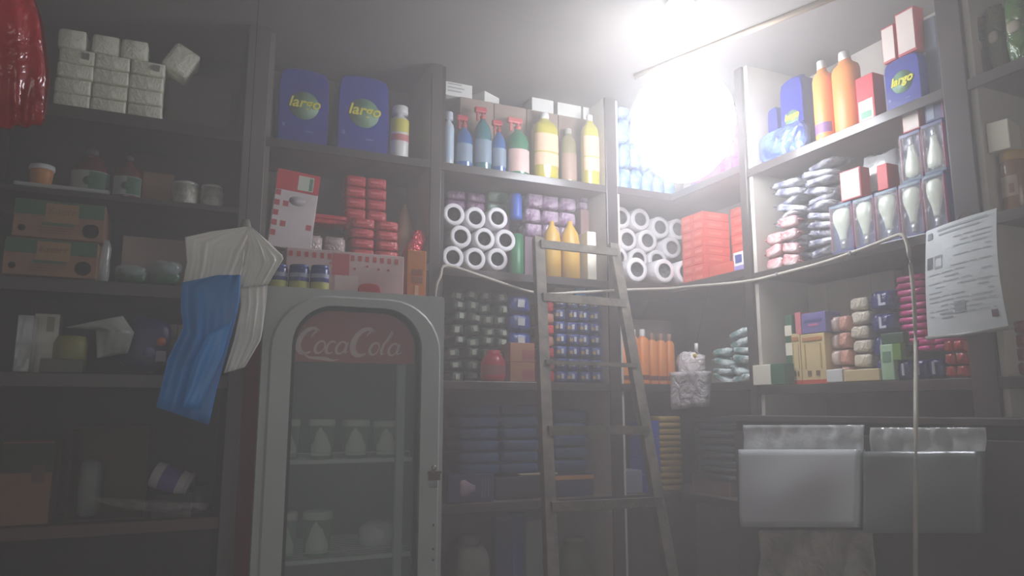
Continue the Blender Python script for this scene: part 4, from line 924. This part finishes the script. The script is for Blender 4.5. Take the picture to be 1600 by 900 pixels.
# orange-red cartons: near stack turned to the room, far stack against the cream panel
def carton_stack(x0, x1, y0, y1, z0, z1, rows, ny, mat, label, group):
    h = (z1-z0)/rows; w_ = (y1-y0)/ny
    pm = M('carton_pale_print', (238, 128, 108), .6)
    for r in range(rows):
        for c in range(ny):
            t = thing('small_carton', label+' '+where(r, rows, ny-1-c, ny).rstrip(','), 'box', (x0+random.uniform(0, .004), y0+w_*(c+.5), z0+h*r+.0003), -PI/2, group)
            D = x1-x0
            cached(rk('cs', w_, h, D), lambda: MB().box(-w_*.49, w_*.49, 0, D, 0, h*.97, bv=.0015), 'body', mat, t)
            cached(rk('cs1', w_, h, D), lambda: MB().box(-w_*.3, w_*.3, -.0012, -.0002, h*.3, h*.65), 'printed_panel', pm, t)
            cached(rk('cs2', w_, h, D), lambda: MB().box(w_*.49+.0002, w_*.49+.0012, D*.2, D*.7, h*.35, h*.6), 'side_print', pm, t)
carton_stack(2.225, 2.38, 2.72, 2.885, ZB+.006, ZB+.34, 8, 2, redcarton_m, 'orange-red carton in the corner stack,', 'orange-red cartons in the corner')
carton_stack(2.385, 2.52, 2.58, 2.715, ZB+.006, ZB+.36, 8, 1, redcarton_m, 'orange-red carton in rear stack beside the post,', 'orange-red cartons rear stack')
t, W, H = carton('R', (1146, 1163, 393, 433), .03, ZB+.005, .06, whitep, 'small white and blue box at foot of orange cartons', flap=False, panels=[(.2, .8, .45, .85, M('round_blue', (40, 60, 140), .5), 'blue_print'), (0, 1, 0, .3, M('violet_band', (150, 140, 200), .5), 'violet_band')])
carton('R', (1108, 1145, 412, 434), .02, ZB+.005, .06, M('deep_orange', (214, 80, 56), .6), 'deep orange flat carton lying before the corner stack', flap=False)
# corner, third shelf
for i, (x0, x1, yt, cp) in enumerate(((972, 986, 522, None), (987, 1001, 514, white), (1002, 1016, 514, white), (1017, 1030, 520, None), (1031, 1044, 521, None), (1045, 1056, 522, None))):
    t, W, H = bottle('B', (x0, x1, yt, 594), .02+.03*(i > 2), ZC+.001, orange_m, 'orange bottle right of the ladder, %s' % ('leftmost, behind the rail', 'with white cap, left', 'with white cap, right', 'dark-capped, fourth', 'dark-capped, fifth', 'rightmost of the row')[i], [(.95, 0), (1, .02), (1, .93), (.6, .98), (.5, 1)], cp or M('brown_cap', (150, 110, 90), .5), sy=1, e=.6, cap=(.55, .13), group='orange bottles in the corner bay', lab=(.07, .16, M('maroon_mark', (110, 50, 56), .5)))
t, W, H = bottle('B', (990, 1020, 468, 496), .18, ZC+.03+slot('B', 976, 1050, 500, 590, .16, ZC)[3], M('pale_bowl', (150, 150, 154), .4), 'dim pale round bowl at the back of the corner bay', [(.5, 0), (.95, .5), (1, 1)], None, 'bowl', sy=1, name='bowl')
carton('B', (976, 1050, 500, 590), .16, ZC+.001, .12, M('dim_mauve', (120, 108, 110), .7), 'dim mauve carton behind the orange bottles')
packs('R', (1106, 1164, 516, 598), 2, 6, .03, ZC+.001, .14, tealwhite_m, 'teal and white sachet left of the corner post,', 'sachet', 'teal_sachet', 'teal sachets by the corner post', e=.4, rnd=.06, jit=.014, fins=.006, tumble=.4, skip=[(5, 0), (4, 0)])
# white bag of eggs-like goods hanging in front
q4 = lambda x, y, X=2.08: hit(x, y, 'R', X)
pk = q4(1088, 540)
t = thing('white_goods_bag', 'clear plastic bag of white goods hanging over corner shelf', 'plastic bag', pk, 0)
mb = MB().pillow(.15, .125, .08, .7, rnd=.12, mtx=Matrix.Translation(q4(1080, 592)-pk) @ Matrix.Rotation(-PI/2.6, 4, 'Z'))
mb.build('goods', M('white_goods', (226, 216, 216), .2, bump=.6, bs=24, var=.12), t)
mb = sheet([q4(1060, 582, 2.05), q4(1062, 610, 2.05), q4(1062, 640, 2.05)], [q4(1112, 580, 2.05), q4(1110, 610, 2.05), q4(1110, 635, 2.05)], 14, 8, .005, 3, .05, out=Vector((-1, 0, 0)))
local(mb, pk).build('lower_bag', M('white_goods2', (206, 200, 202), .16, bump=.6, bs=24, var=.25), t)
MB().tube([(0, 0, .01), (0, 0, -.03)], .008, 8).build('knot', white, t)
MB().tube([(0, 0, .005), tuple(Vector((XR-.014, pk.y+.01, ZB-.02))-pk)], .0006, 5).build('string', MATS['dark_string'], t)
for x, y in ((1086, 556), (1096, 606)):
    MB().lathe([(.011, 0), (.009, .004)], 14, mtx=Matrix.Translation(q4(x, y, 2.028)-pk) @ Matrix.Rotation(-PI/2, 4, 'Y')).build('yellow_dot', M('yellow_dot', (220, 200, 70), .5), t)
# corner, below the third shelf
zd2 = ZD+.001
boxes('B', (1010, 1032, 657, 768), 1, 4, .0, zd2, .14, M('royal_blue', (34, 66, 168), .5), 'royal blue box right of the ladder,', 'box', 'blue_box', 'royal blue boxes right of the ladder')
packs('B', (1033, 1070, 650, 768), 1, 12, .02, zd2, .2, M('yellow_folder', (170, 136, 60), .5, bump=.2), 'yellow folded pack in the low corner stack,', 'pack', 'yellow_pack', 'yellow packs in low corner', e=.3, gap=1)
packs('R', (1082, 1140, 650, 745), 1, 9, .04, zd2+.06, .2, M('dark_slate_pack', (66, 70, 74), .45, bump=.3), 'dark grey flat pack in low corner,', 'pack', 'dark_pack', 'dark packs in low corner', e=.3, gap=1)
carton('R', (1082, 1140, 745, 790), .05, zd2, .2, M('pinkish_papers', (140, 104, 104), .7), 'dull pink carton under the dark packs', flap=False)
carton('B', (972, 1004, 735, 780), .03, zd2, .15, M('white_blue_box', (120, 128, 146), .6), 'small greyish white box behind right ladder rail', flap=False)

# ------------------------------------------------------------------ right bay, top shelf
def wrap(t, W, H, D, k=1.02, m=None):
    MB().box(-W/2*k, W/2*k, -.006, D+.003, .001, H*k, bv=.006).build('clear_wrap', m or film_m, t)
t = detergent('R', (1192, 1216, 168, 250), .10, ZAR+.001, 'blue detergent pack under clear wrap, left one by corner post', .12, False); 
t = detergent('R', (1220, 1256, 118, 250), .10, ZAR+.001, 'tall blue detergent pack under clear wrap beside orange bottles', .12, False)
t = thing('clear_wrapped_pack', 'glossy clear-wrapped blue pack at front by the corner post', 'pack', slot('R', 1178, 1256, 196, 250, .02, ZAR+.001)[0], -PI/2)
_, _, W, H = slot('R', 1178, 1256, 196, 250, .02, ZAR+.001)
MB().pillow(W, H, .06, .4, rnd=.04, mtx=Matrix.Translation((0, .035, 0))).build('wrapper', M('blue_clear_gloss', (110, 140, 200), .12, bump=.6, bs=20, col2=(40, 60, 140), vs=14), t)
bottle('R', (1264, 1291, 91, 215), .02, ZAR+.001, orange_m, 'shorter orange bottle with violet mark on right top shelf', [(.9, 0), (1, .02), (1, .84), (.9, .9), (.5, .96), (.45, 1)], white, sy=.8, cap=(.42, .1), lab=(.1, .22, M('violet_mark2', (130, 90, 150), .5)))
bottle('R', (1292, 1332, 76, 206), .02, ZAR+.001, orange_m, 'tallest orange bottle on right top shelf', [(.9, 0), (1, .02), (1, .84), (.9, .9), (.5, .96), (.45, 1)], white, sy=.7, cap=(.38, .1))
t, W, H = carton('R', (1338, 1366, 117, 186), .02, ZAR+.001, .06, M('rose_red_box', (206, 50, 66), .5), 'rose red box with green picture on right top shelf', flap=False, panels=[(.1, .9, .06, .48, cream_m, 'picture'), (.2, .8, .1, .24, M('pic_green', (110, 170, 140), .5), 'picture_detail')])
detergent('R', (1382, 1438, 86, 166), .02, ZAR+.001, 'blue detergent bag with teal disc below red-edged boxes, right wall', .14)
zz = slot('R', 1382, 1438, 86, 166, .02, ZAR+.001); zz = ZAR+zz[3]+.004
def redbox(px, v, zb, label, D=.06):
    t, W, H = carton('R', px, v, zb, D, M('red_edge_box', (196, 60, 74), .5), label, flap=False, panels=[(.06, .94, .05, .95, M('box_face', (232, 218, 208), .5), 'white_face')], group='white boxes with red edges')
redbox((1377, 1398, 40, 84), .03, zz, 'white red-edged box on the blue bag, left one', .05)
redbox((1399, 1430, 14, 72), .03, zz, 'taller white red-edged box on the blue bag, right one', .05)
carton('R', (1446, 1466, 25, 150), .06, ZAR+.001, .14, M('slate_box', (96, 104, 116), .6), 'tall slate grey carton at right end of top shelf')
# ------------------------------------------------------------------ right bay, second shelf
zb_ = ZBR+.001
packs('R', (1202, 1296, 255, 414), 2, 12, .05, zb_, .14, silver_m, 'shiny white and navy sachet in the right wall heap,', 'sachet', 'navy_sachet', 'white and navy sachets on the right wall', e=.42, rnd=.08, jit=.03, fins=.008, skip=[(11, 0), (0, 0)], tumble=.3)
packs('R', (1190, 1240, 335, 415), 2, 4, .015, zb_, .05, M('white_red_sachet', (226, 222, 220), .2, bump=.4, col2=(196, 60, 70), vs=10), 'white and red sachet leaning at the heap front,', 'sachet', 'white_red_sachet', 'white and red sachets in front', e=.45, rnd=.08, jit=.02, fins=.006, skip=[(3, 0)], tumble=.35)
bulbm = M('frosted_bulb', (206, 214, 196), .3, var=.03); boxblue = M('bulb_box_blue', (34, 52, 130), .4, var=.12); magm = M('magenta_edge', (150, 50, 96), .5)
def bulb_box(px, v, zb, label, up=True, D=.06):
    loc, rz, W, H = slot('R', *px, v, zb)
    t = thing('bulb_box', label, 'light bulb box', loc, rz, 'boxed light bulbs on the right wall')
    W *= .97
    MB().box(-W/2, W/2, .012, D, 0, H).box(-W/2, W/2, 0, .012, 0, H*.06).box(-W/2, W/2, 0, .012, H*.94, H).build('body', boxblue, t)
    MB().box(-W/2, -W/2+.003, 0, .012, H*.06, H*.94).box(W/2-.003, W/2, 0, .012, H*.06, H*.94).build('magenta_edge', magm, t)
    Hh = H*.82; o = bulb_shape(W*.41, Hh, up)
    o.build('bulb', bulbm, t, (0, .006, H*.09), (0, 0, 0))
    bz = H*.09 if up else H*.09+Hh*.8
    MB().lathe([(W*.11, 0), (W*.13, Hh*.03), (W*.11, Hh*.06), (W*.13, Hh*.1), (W*.13, Hh*.2)], 12, 1, .4, mtx=Matrix.Translation((0, .006, bz))).build('screw_base', M('bulb_base', (150, 156, 160), .3, metal=.6), t)
    MB().box(-W*.42, W*.42, -.0012, -.0002, H*.955 if up else H*.02, H*.985 if up else H*.05).build('print', M('teal_strip', (90, 140, 140), .5), t)
    MB().pillow(W*1.01, H*.96, .012, .2, rnd=.015, mtx=Matrix.Translation((0, -.005, H*.02))).build('clear_wrap', film('thin_wrap', (235, 238, 242), .9, .12, .7, 30), t)
    return H
LB = [(1297, 1333, 318, 392), (1334, 1367, 308, 384), (1368, 1405, 296, 374), (1406, 1442, 284, 364), (1443, 1478, 270, 352)]
names = ['leftmost', 'second from left', 'middle', 'second from right', 'rightmost']
hh = [bulb_box(px, .015, zb_, 'boxed light bulb in the lower row, '+names[i]) for i, px in enumerate(LB)]
for i, (px, k) in enumerate((((1407, 1440, 206, 282), 3), ((1441, 1476, 190, 268), 4))):
    h2 = bulb_box(px, .02, zb_+hh[k]+.002, 'boxed light bulb upside down in the upper row, '+('left', 'right')[i], False)
t, W, H = carton('R', (1444, 1474, 152, 189), .02, zb_+hh[4]+h2+.004, .06, M('blue_magenta_box', (50, 60, 110), .5), 'small blue bulb carton under the top shelf, far right', flap=False, panels=[(.1, .5, .1, .9, M('pale_bulb_print', (140, 150, 170), .5), 'picture'), (.93, 1, 0, 1, magm, 'magenta_edge')])
redbox((1409, 1437, 167, 206), .02, zb_+hh[3]+h2+.004, 'white red-edged box on the upper left boxed bulb', .05)
redbox((1312, 1345, 264, 303), .015, zb_+hh[0]+.004, 'white red-edged box lying on the lower boxed bulbs', .05)
t, W, H = carton('R', (1370, 1387, 256, 294), .015, zb_+hh[2]+.003, .06, M('red_small_box', (200, 36, 44), .5), 'small red box standing on the middle boxed bulb', flap=False)
loc, rz, W, H = slot('R', 1330, 1404, 232, 290, .09, zb_+hh[1]+.01)
t = thing('crumpled_clear_bag', 'crumpled clear bag behind the small red box', 'plastic bag', (loc.x+.05, loc.y, loc.z), rz)
MB().pillow(W, H, .09, .6, rnd=.12).build('film', film('crumpled', (210, 214, 214), .5, .15, .8, 20), t)
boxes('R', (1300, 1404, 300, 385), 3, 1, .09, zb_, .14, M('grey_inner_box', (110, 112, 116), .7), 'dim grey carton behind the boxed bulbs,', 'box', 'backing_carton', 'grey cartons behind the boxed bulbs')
# ------------------------------------------------------------------ right bay, third shelf
z3 = ZCR+.001
t, W, H = carton('R', (1176, 1204, 570, 599), -.03, z3, .05, cream_m, 'small cream box end with green side by the corner post', flap=False)
MB().box(W/2, W/2+.075, -.0, .05, 0, H, bv=.002).build('green_sleeve', green_m, t)
t, W, H = carton('R', (1228, 1240, 492, 592), .06, z3, .08, green_m, 'narrow green box standing behind the pale yellow carton', flap=False, panels=[(0, .9, .1, .3, cream_m), (0, .9, .42, .6, cream_m), (0, .9, .7, .85, cream_m)])
py = M('pale_yellow_carton', (220, 196, 140), .6); vr = M('vermilion_band', (206, 70, 48), .6)
for i, px in enumerate(((1238, 1251, 521, 596), (1252, 1290, 521, 596))):
    t, W, H = carton('R', px, .03, z3, .08, py, ('narrow', 'wide')[i]+' pale yellow carton with tiny feet print', flap=False, panels=[(0, 1, 0, .08, vr, 'vermilion_band'), (.15, .2, .3, .8, M('ochre_line', (180, 150, 90), .6)), (.8, .85, .3, .8, MATS['ochre_line']), (.25, .4, .16, .26, M('brown_glyph', (120, 96, 70), .6), 'printed_mark'), (.6, .75, .16, .26, MATS['brown_glyph'], 'printed_mark'), (.1, .9, .86, .93, M('orange_words', (200, 130, 70), .6), 'printed_words')])
yz = z3+H+.001
carton('R', (1252, 1290, 488, 520), .03, yz, .08, M('violet_box', (110, 98, 160), .5), 'violet box on top of the pale yellow cartons', flap=False, panels=[(.15, .85, .55, .68, M('violet_words', (60, 60, 130), .5), 'printed_words'), (.3, .7, .35, .45, M('pink_words', (200, 110, 150), .5), 'printed_words')])
carton('R', (1242, 1251, 488, 520), .03, yz, .08, M('pink_box', (214, 120, 130), .5), 'thin pink box beside the violet box', flap=False)
# white tile-like cartons high at the back
zl_ = slot('R', 1262, 1400, 500, 590, .25, z3)[3]
boxes('R', (1262, 1400, 432, 504), 4, 1, .25, z3+zl_+.001, .05, M('tile_white', (218, 214, 200), .5), 'tall white carton in the back row,', 'box', 'white_carton', 'white cartons at the back of the third shelf')
boxes('R', (1262, 1400, 500, 590), 3, 1, .25, z3, .06, M('tile_base', (190, 180, 164), .6), 'cream carton under the white back row,', 'box', 'backing_carton', 'cream cartons at the back')
packs('R', (1291, 1324, 492, 596), 2, 4, .05, z3, .12, [pinkpale_m, M('peach_wrap', (216, 160, 140), .35, bump=.4)], 'peach wrapped pack right of the yellow carton,', 'pack', 'peach_pack', 'peach packs on third shelf', e=.4, rnd=.06, jit=.01)
packs('R', (1325, 1356, 462, 596), 1, 6, .05, z3, .12, M('cream_wrap', (220, 210, 190), .35, bump=.4, var=.1), 'cream wrapped pack left of the navy packs,', 'pack', 'cream_pack', 'cream packs on third shelf', e=.4, rnd=.06, jit=.008)
wL = M('white_letter', (196, 200, 214), .5)
packs('R', (1357, 1398, 450, 590), 1, 4, .03, z3, .14, navy_m, 'navy blue wrapped pad pack,', 'pack', 'navy_pack', 'navy packs on third shelf', e=.4, rnd=.07, fins=.005, strip=[(.45, .55, .25, .75, wL), (.55, .72, .25, .36, wL)])
packs('R', (1394, 1446, 428, 545), 1, 10, .05, z3+.12, .16, pinkpack_m, 'bright pink flat pack in the stack behind the cable,', 'pack', 'pink_pack', 'pink packs on third shelf', e=.35, rnd=.05, jit=.01, fins=.004)
boxes('R', (1400, 1470, 548, 594), 2, 1, .12, z3, .15, M('dim_base_box', (90, 60, 70), .7), 'dim reddish carton under the pink packs,', 'box', 'backing_carton', 'dim cartons under the pink packs')
t, W, H = carton('R', (1376, 1396, 538, 591), -.0, z3, .025, M('mint_box', (170, 206, 168), .5), 'mint green box with lime side in front of navy packs', flap=False, panels=[(.2, .8, .5, .8, M('mint_print', (110, 150, 120), .5))])
MB().box(W/2, W/2+.03, 0, .025, H*.55, H).build('lime_flap', M('lime', (110, 150, 60), .5), t)
t, W, H = carton('R', (1376, 1412, 520, 537), .01, z3+H+.001, .03, M('dark_green_top', (50, 84, 56), .5), 'dark green box lying on the mint box', flap=False)
t, W, H = carton('R', (1318, 1374, 577, 594), -.005, z3, .05, M('cream_soap', (222, 200, 150), .5), 'long cream soap bar box at shelf edge', flap=False)
carton('R', (1291, 1316, 577, 594), -.005, z3, .05, whitep, 'small white box right of the pale yellow carton', flap=False)
packs('R', (1400, 1470, 560, 592), 3, 1, .0, z3, .1, navy_m, 'low navy pack at the shelf edge right of mint box,', 'pack', 'navy_pack', 'low navy packs at the shelf edge', e=.4, rnd=.06, fins=.005, strip=[(.4, .55, .2, .8, wL)])
packs('R', (1430, 1482, 528, 560), 2, 2, .02, z3+.09, .1, pinkpack_m, 'magenta pack under the hanging certificate,', 'pack', 'pink_pack', 'magenta packs under the certificate', e=.35, rnd=.05)
packs('R', (1472, 1506, 530, 592), 2, 3, .0, z3, .1, M('red_green_pack', (196, 40, 50), .3, bump=.4, col2=(60, 84, 66), vs=14), 'red and green pack at the right end post,', 'pack', 'red_green_pack', 'red and green packs at right end', e=.4, rnd=.06)

# ------------------------------------------------------------------ certificate hanging in front of the right post
XC = 2.10
A = hit(1447, 362, 'R', XC); B_ = hit(1557, 325, 'R', XC); C_ = hit(1450, 528, 'R', XC); D_ = hit(1576, 512, 'R', XC-.02)
t = thing('certificate', 'white laminated certificate sheet hanging on the right post', 'certificate', (A+B_)/2, 0)
n = 10; V = []; cen = (A+B_)/2
for th in (0, .0015):
    for j in range(n+1):
        for i in range(n+1):
            s, u_ = i/n, j/n; p = A.lerp(B_, s).lerp(C_.lerp(D_, s), u_)-cen
            p = p+Vector((-.018*math.sin(PI*u_)*(.4+.6*s)-.012*math.sin(PI*s)+th, 0, 0)); V.append(tuple(p))
k = n+1; q_ = k*k; Fs = [(j*k+i, j*k+i+1, (j+1)*k+i+1, (j+1)*k+i) for j in range(n) for i in range(n)]; Fs += [tuple(x+q_ for x in reversed(f)) for f in Fs]
MB().add(V, Fs, True).build('sheet', M('certificate_paper', (214, 220, 220), .35, var=.03), t)
def on(s, u_, off=-.0012):
    p = A.lerp(B_, s).lerp(C_.lerp(D_, s), u_)-cen
    return p+Vector((-.018*math.sin(PI*u_)*(.4+.6*s)-.012*math.sin(PI*s)+off, 0, 0))
def patch(s0, s1, u0, u1, mb, m=6):
    V = []
    for i in range(m+1):
        s = s0+(s1-s0)*i/m; V += [tuple(on(s, u0)), tuple(on(s, u1))]
    mb.add(V, [(2*i, 2*i+1, 2*i+3, 2*i+2) for i in range(m)])
pr = MB(); patch(.2, .9, .03, .05, pr); patch(.22, .8, .075, .09, pr)
random.seed(3)
for r in range(17):
    u0 = .14+r*.042
    s = .06 if r > 5 else .45
    while s < .9:
        L = random.uniform(.06, .26)
        if random.random() < .7: patch(s, min(s+L, .93), u0, u0+.009, pr, 3)
        s += L+.03
tag(pr.build('print', M('cert_print', (172, 180, 184), .7, var=0), t), kind='stuff')
pr = MB(); patch(.04, .13, .27, .38, pr); pr.build('photo_print', M('cert_photo', (96, 104, 110), .7), t)
pr = MB(); patch(.16, .28, .27, .29, pr); patch(.16, .28, .37, .39, pr); patch(.16, .17, .27, .39, pr); patch(.27, .28, .27, .39, pr); patch(.04, .12, .04, .1, pr); patch(.43, .57, .72, .82, pr); patch(.22, .4, .8, .815, pr); patch(.24, .4, .84, .85, pr)
tag(pr.build('stamp_print', M('cert_stamp', (150, 160, 164), .7), t), kind='stuff')
pr = MB(); patch(.86, .93, .84, .9, pr, 2); pr.build('red_mark', M('cert_mark', (120, 84, 100), .7), t)
MB().tube([tuple(on(-.02, 1.0)), tuple(on(.5, 1.015)), tuple(on(1.06, 1.0))], .006, 8).build('bottom_rod', M('rod_grey', (150, 150, 144), .4), t)
MB().tube([tuple(on(.5, 0, 0)), tuple(Vector((XR-.014, (YQ[0]+YQ[1])/2, A.z+.06))-cen)], .0012, 5).build('string', MATS['dark_string'], t)

# ------------------------------------------------------------------ far right bay
zf = 2.511
for i, (px, c1, c2) in enumerate((((1519, 1534, 18, 108), (110, 84, 50), (40, 60, 34)), ((1536, 1562, 0, 100), (120, 96, 52), (60, 90, 50)), ((1562, 1600, -20, 86), (60, 110, 56), (90, 120, 60)))):
    loc, rz, W, H = slot('R', *px, .03, zf)
    t = thing('snack_bag', 'shiny %s snack bag on the top right shelf' % ('brown and dark green', 'olive brown', 'bright green')[i], 'snack bag', (loc.x+.04, loc.y, loc.z), rz)
    MB().pillow(W, H, .07, .45, rnd=.06, fins=.006).build('wrapper', M('snack%d' % i, c1, .2, bump=.6, bs=20, col2=c2, vs=10), t)
    MB().pillow(W*.6, H*.16, .012, .7, mtx=Matrix.Translation((0, -.034, H*.42))).build('pale_oval', M('snack_oval', (170, 160, 140), .5), t)
t, W, H = bottle('R', (1536, 1596, 236, 326), .03, 2.076, M('honey_jar', (150, 104, 56), .15, coat=.6, var=.12), 'amber jar with yellow lid and pale label at right edge', [(.9, 0), (1, .04), (1, .86), (.93, .96), (.9, 1)], M('yellow_lid', (200, 156, 60), .4), 'jar', sy=1, cap=(.95, .16), name='honey_jar', n=28)
rr = W/2*1.015
MB().lathe([(rr, .25*H), (rr, .58*H)], 12, a0=-PI*.85, a1=-PI*.3, cap=False).build('label', M('jar_paper', (190, 172, 150), .6), t)
MB().lathe([(rr*1.005, .3*H), (rr*1.005, .45*H)], 4, a0=-PI*.5, a1=-PI*.38, cap=False).build('label_mark', M('jar_mark', (150, 100, 80), .6), t)
hj = H
t, W, H = carton('R', (1532, 1576, 190, 238), .02, 2.077+hj, .1, cream_m, 'cream box resting on the amber jar', turn=math.radians(14), flap=False)
packs('R', (1560, 1604, 500, 592), 2, 4, .05, ZCR+.001, .12, M('dull_red_pack', (150, 40, 42), .3, bump=.4, var=.3), 'dull red pack at the far right edge,', 'pack', 'red_pack', 'dull red packs far right', e=.35, rnd=.04)

# ------------------------------------------------------------------ low cabinet and plastic bundles on the right
CX = 2.0
ca = hit(1146, 655, 'R', CX)
t = thing('counter_cabinet', 'dark low cabinet standing against right wall shelving', 'cabinet', (CX, ca.y, 0), -PI/2)
CW = ca.y-.6; CD = XR-.016-CX
cm = M('cabinet_dark', (80, 74, 72), .5, var=.15, vs=4)
MB().box(0, CW, .012, CD, 0, 1.455).build('body', cm, t)
MB().box(-.01, CW+.01, -.01, CD, 1.456, 1.478, bv=.003).build('top_board', M('cabinet_top', (88, 80, 78), .4), t)
for k in range(3):
    w0 = CW/3
    dd = MB().box(k*w0+.004, (k+1)*w0-.004, -.004, .011, .06, 1.42, bv=.003).build('door', cm, t)
    MB().tube([(k*w0+w0-.05, -.02, .8), (k*w0+w0-.05, -.028, .83), (k*w0+w0-.05, -.028, .9), (k*w0+w0-.05, -.02, .93)], .004, 6).build('door_handle', M('dull_metal', (110, 108, 104), .4, metal=.6), dd)
def bundle(px, X, label, flap_y, mat, amp=.004):
    x0, x1, y0, y1 = px; Q = lambda x, y, d=0: hit(x, y, 'R', X-d)
    pk = Q((x0+x1)/2, y0); t = thing('plastic_bag_bundle', label, 'plastic bags', pk, 0, 'bundles of clear bags on the cabinet')
    mb = sheet([Q(x0, y0), Q(x0, flap_y+8)], [Q(x1, y0), Q(x1, flap_y+8)], 30, 8, amp*1.6, 7, .002, out=Vector((-1, 0, 0)), taper=False); local(mb, pk).build('clear_flap', film('flap_film', (225, 230, 230), .42, .12, .9, 22), t)
    mb = sheet([Q(x0, flap_y), Q(x0+2, y1)], [Q(x1, flap_y), Q(x1, y1)], 30, 12, amp, 1.7, .03, out=Vector((-1, 0, 0)), taper=False, bulge=.012); local(mb, pk).build('bag_stack', mat, t)
    MB().tube([tuple(Q((x0+x1)/2, y0)-pk), tuple(Vector((CX-.012, pk.y, 1.46))-pk)], .0015, 5).build('hanging_loop', MATS['dark_string'], t)
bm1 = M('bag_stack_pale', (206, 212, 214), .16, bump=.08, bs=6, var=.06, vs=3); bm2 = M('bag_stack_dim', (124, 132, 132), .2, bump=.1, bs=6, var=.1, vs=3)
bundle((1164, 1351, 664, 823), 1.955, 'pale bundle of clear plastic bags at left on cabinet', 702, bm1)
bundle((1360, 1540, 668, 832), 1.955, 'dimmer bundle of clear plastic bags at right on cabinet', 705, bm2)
Q = lambda x, y, d=0: hit(x, y, 'R', 1.96-d)
pk = Q(1270, 830); t = thing('crumpled_plastic_bags', 'crumpled clear bags hanging under the pale bundle', 'plastic bags', pk, 0)
mb = sheet([Q(1184, 828), Q(1190, 870), Q(1180, 960)], [Q(1362, 828), Q(1372, 880), Q(1366, 960)], 36, 16, .014, 6, .004, out=Vector((-1, 0, 0))); local(mb, pk).build('sheet', M('crumpled_grey', (188, 184, 172), .18, bump=.8, bs=16, var=.2), t)

# ------------------------------------------------------------------ ladder
def LP(x, y, Y): return hit(x, y, 'B', Y)
Lt, Lb = LP(841, 376, 2.80), LP(862, 900, 2.35)
Rt, Rb = LP(958, 386, 2.80), LP(1045, 880, 2.35)
def ext(a, b, z): k = (a.z-z)/(a.z-b.z); return a+(b-a)*k
Lf, Rf = ext(Lt, Lb, 0), ext(Rt, Rb, 0)
lm = M('weathered_ladder_wood', (112, 104, 92), .75, bump=.4, bs=40, var=.3, vs=22, col2=(74, 70, 64))
t = thing('wooden_ladder', 'weathered grey wooden ladder leaning on the shelving right of fridge', 'ladder', (Lf+Rf)/2, 0)
c0 = (Lf+Rf)/2
def beam(a, b, wx, wy, name):
    """squared timber from a to b"""
    a = a-c0; b = b-c0; d = (b-a).normalized(); up = Vector((0, -1, 0)); s = d.cross(up).normalized(); u_ = s.cross(d).normalized()
    V = []
    for p in (a, b):
        for i, j in ((-1, -1), (1, -1), (1, 1), (-1, 1)): V.append(tuple(p+s*wx/2*i+u_*wy/2*j))
    return MB().add(V, [(0, 3, 2, 1), (4, 5, 6, 7), (0, 1, 5, 4), (1, 2, 6, 5), (2, 3, 7, 6), (3, 0, 4, 7)]).build(name, lm, t)
Lf2 = Lf+(Lt-Lf).normalized()*.012; Rf2 = Rf+(Rt-Rf).normalized()*.012
beam(Lt+(Lt-Lf).normalized()*.012, Lf2, .045, .03, 'rail'); beam(Rt+(Rt-Rf).normalized()*.012, Rf2, .045, .03, 'rail')
zs = [LP(850, 384, 2.8).z, LP(850, 466, 2.72).z, LP(855, 567, 2.64).z, LP(860, 672, 2.54).z, LP(865, 790, 2.44).z]
zs += [zs[-1]-.29, zs[-1]-.58, zs[-1]-.86]
for i, z in enumerate(zs):
    if z < .08: break
    beam(ext(Lt, Lb, z)+Vector((.0, -.018, 0)), ext(Rt, Rb, z-.004)+Vector((.0, -.018, 0)), .034 if i != 2 else .016, .02, 'rung')

# ------------------------------------------------------------------ pale cable along the shelves
t = thing('pale_cable', 'pale flat cable running along shelf edges and down at right', 'cable', (P23[1], YB, ZB), 0)
pts = [LP(684, 640, 2.862), LP(680, 470, 2.862), LP(688, 432, 2.862), LP(699, 415, 2.862), LP(760, 434, 2.862), LP(838, 458, 2.858), LP(900, 457, 2.862), LP(975, 453, 2.86), LP(1040, 451, 2.86)]
QR = lambda x, y: hit(x, y, 'R', 2.158)
pts += [QR(1075, 448), QR(1165, 440), QR(1230, 425), QR(1290, 409), QR(1350, 388), QR(1396, 370), QR(1408, 367), QR(1415, 374), QR(1421, 400), QR(1428, 470), QR(1431, 555), hit(1431, 618, 'R', 1.95)]
P5 = [Vector(p) for p in pts]; sm = []
for i in range(len(P5)-1):
    p0, p1, p2, p3 = P5[max(i-1, 0)], P5[i], P5[i+1], P5[min(i+2, len(P5)-1)]
    for k in range(4):
        s = k/4; sm.append(.5*((2*p1)+(p2-p0)*s+(2*p0-5*p1+4*p2-p3)*s*s+(3*p1-3*p2+p3-p0)*s**3))
sm.append(P5[-1]); c5 = Vector(t.location)
# the tail passes in front of the cabinet
tail = [hit(1431, 660, 'R', 1.892), hit(1431, 760, 'R', 1.885), hit(1430, 960, 'R', 1.885)]
sm += tail
MB().tube([p-c5 for p in sm], .0065, 8).build('cable_sheath', M('cable_cream', (186, 180, 166), .5, var=.08), t)
for px, py in ((1215, 429), (1330, 396)):
    p = QR(px, py)-c5; MB().box(p.x-.009, p.x+.018, p.y-.004, p.y+.004, p.z-.008, p.z+.008, bv=.002).build('clip', grey, t)
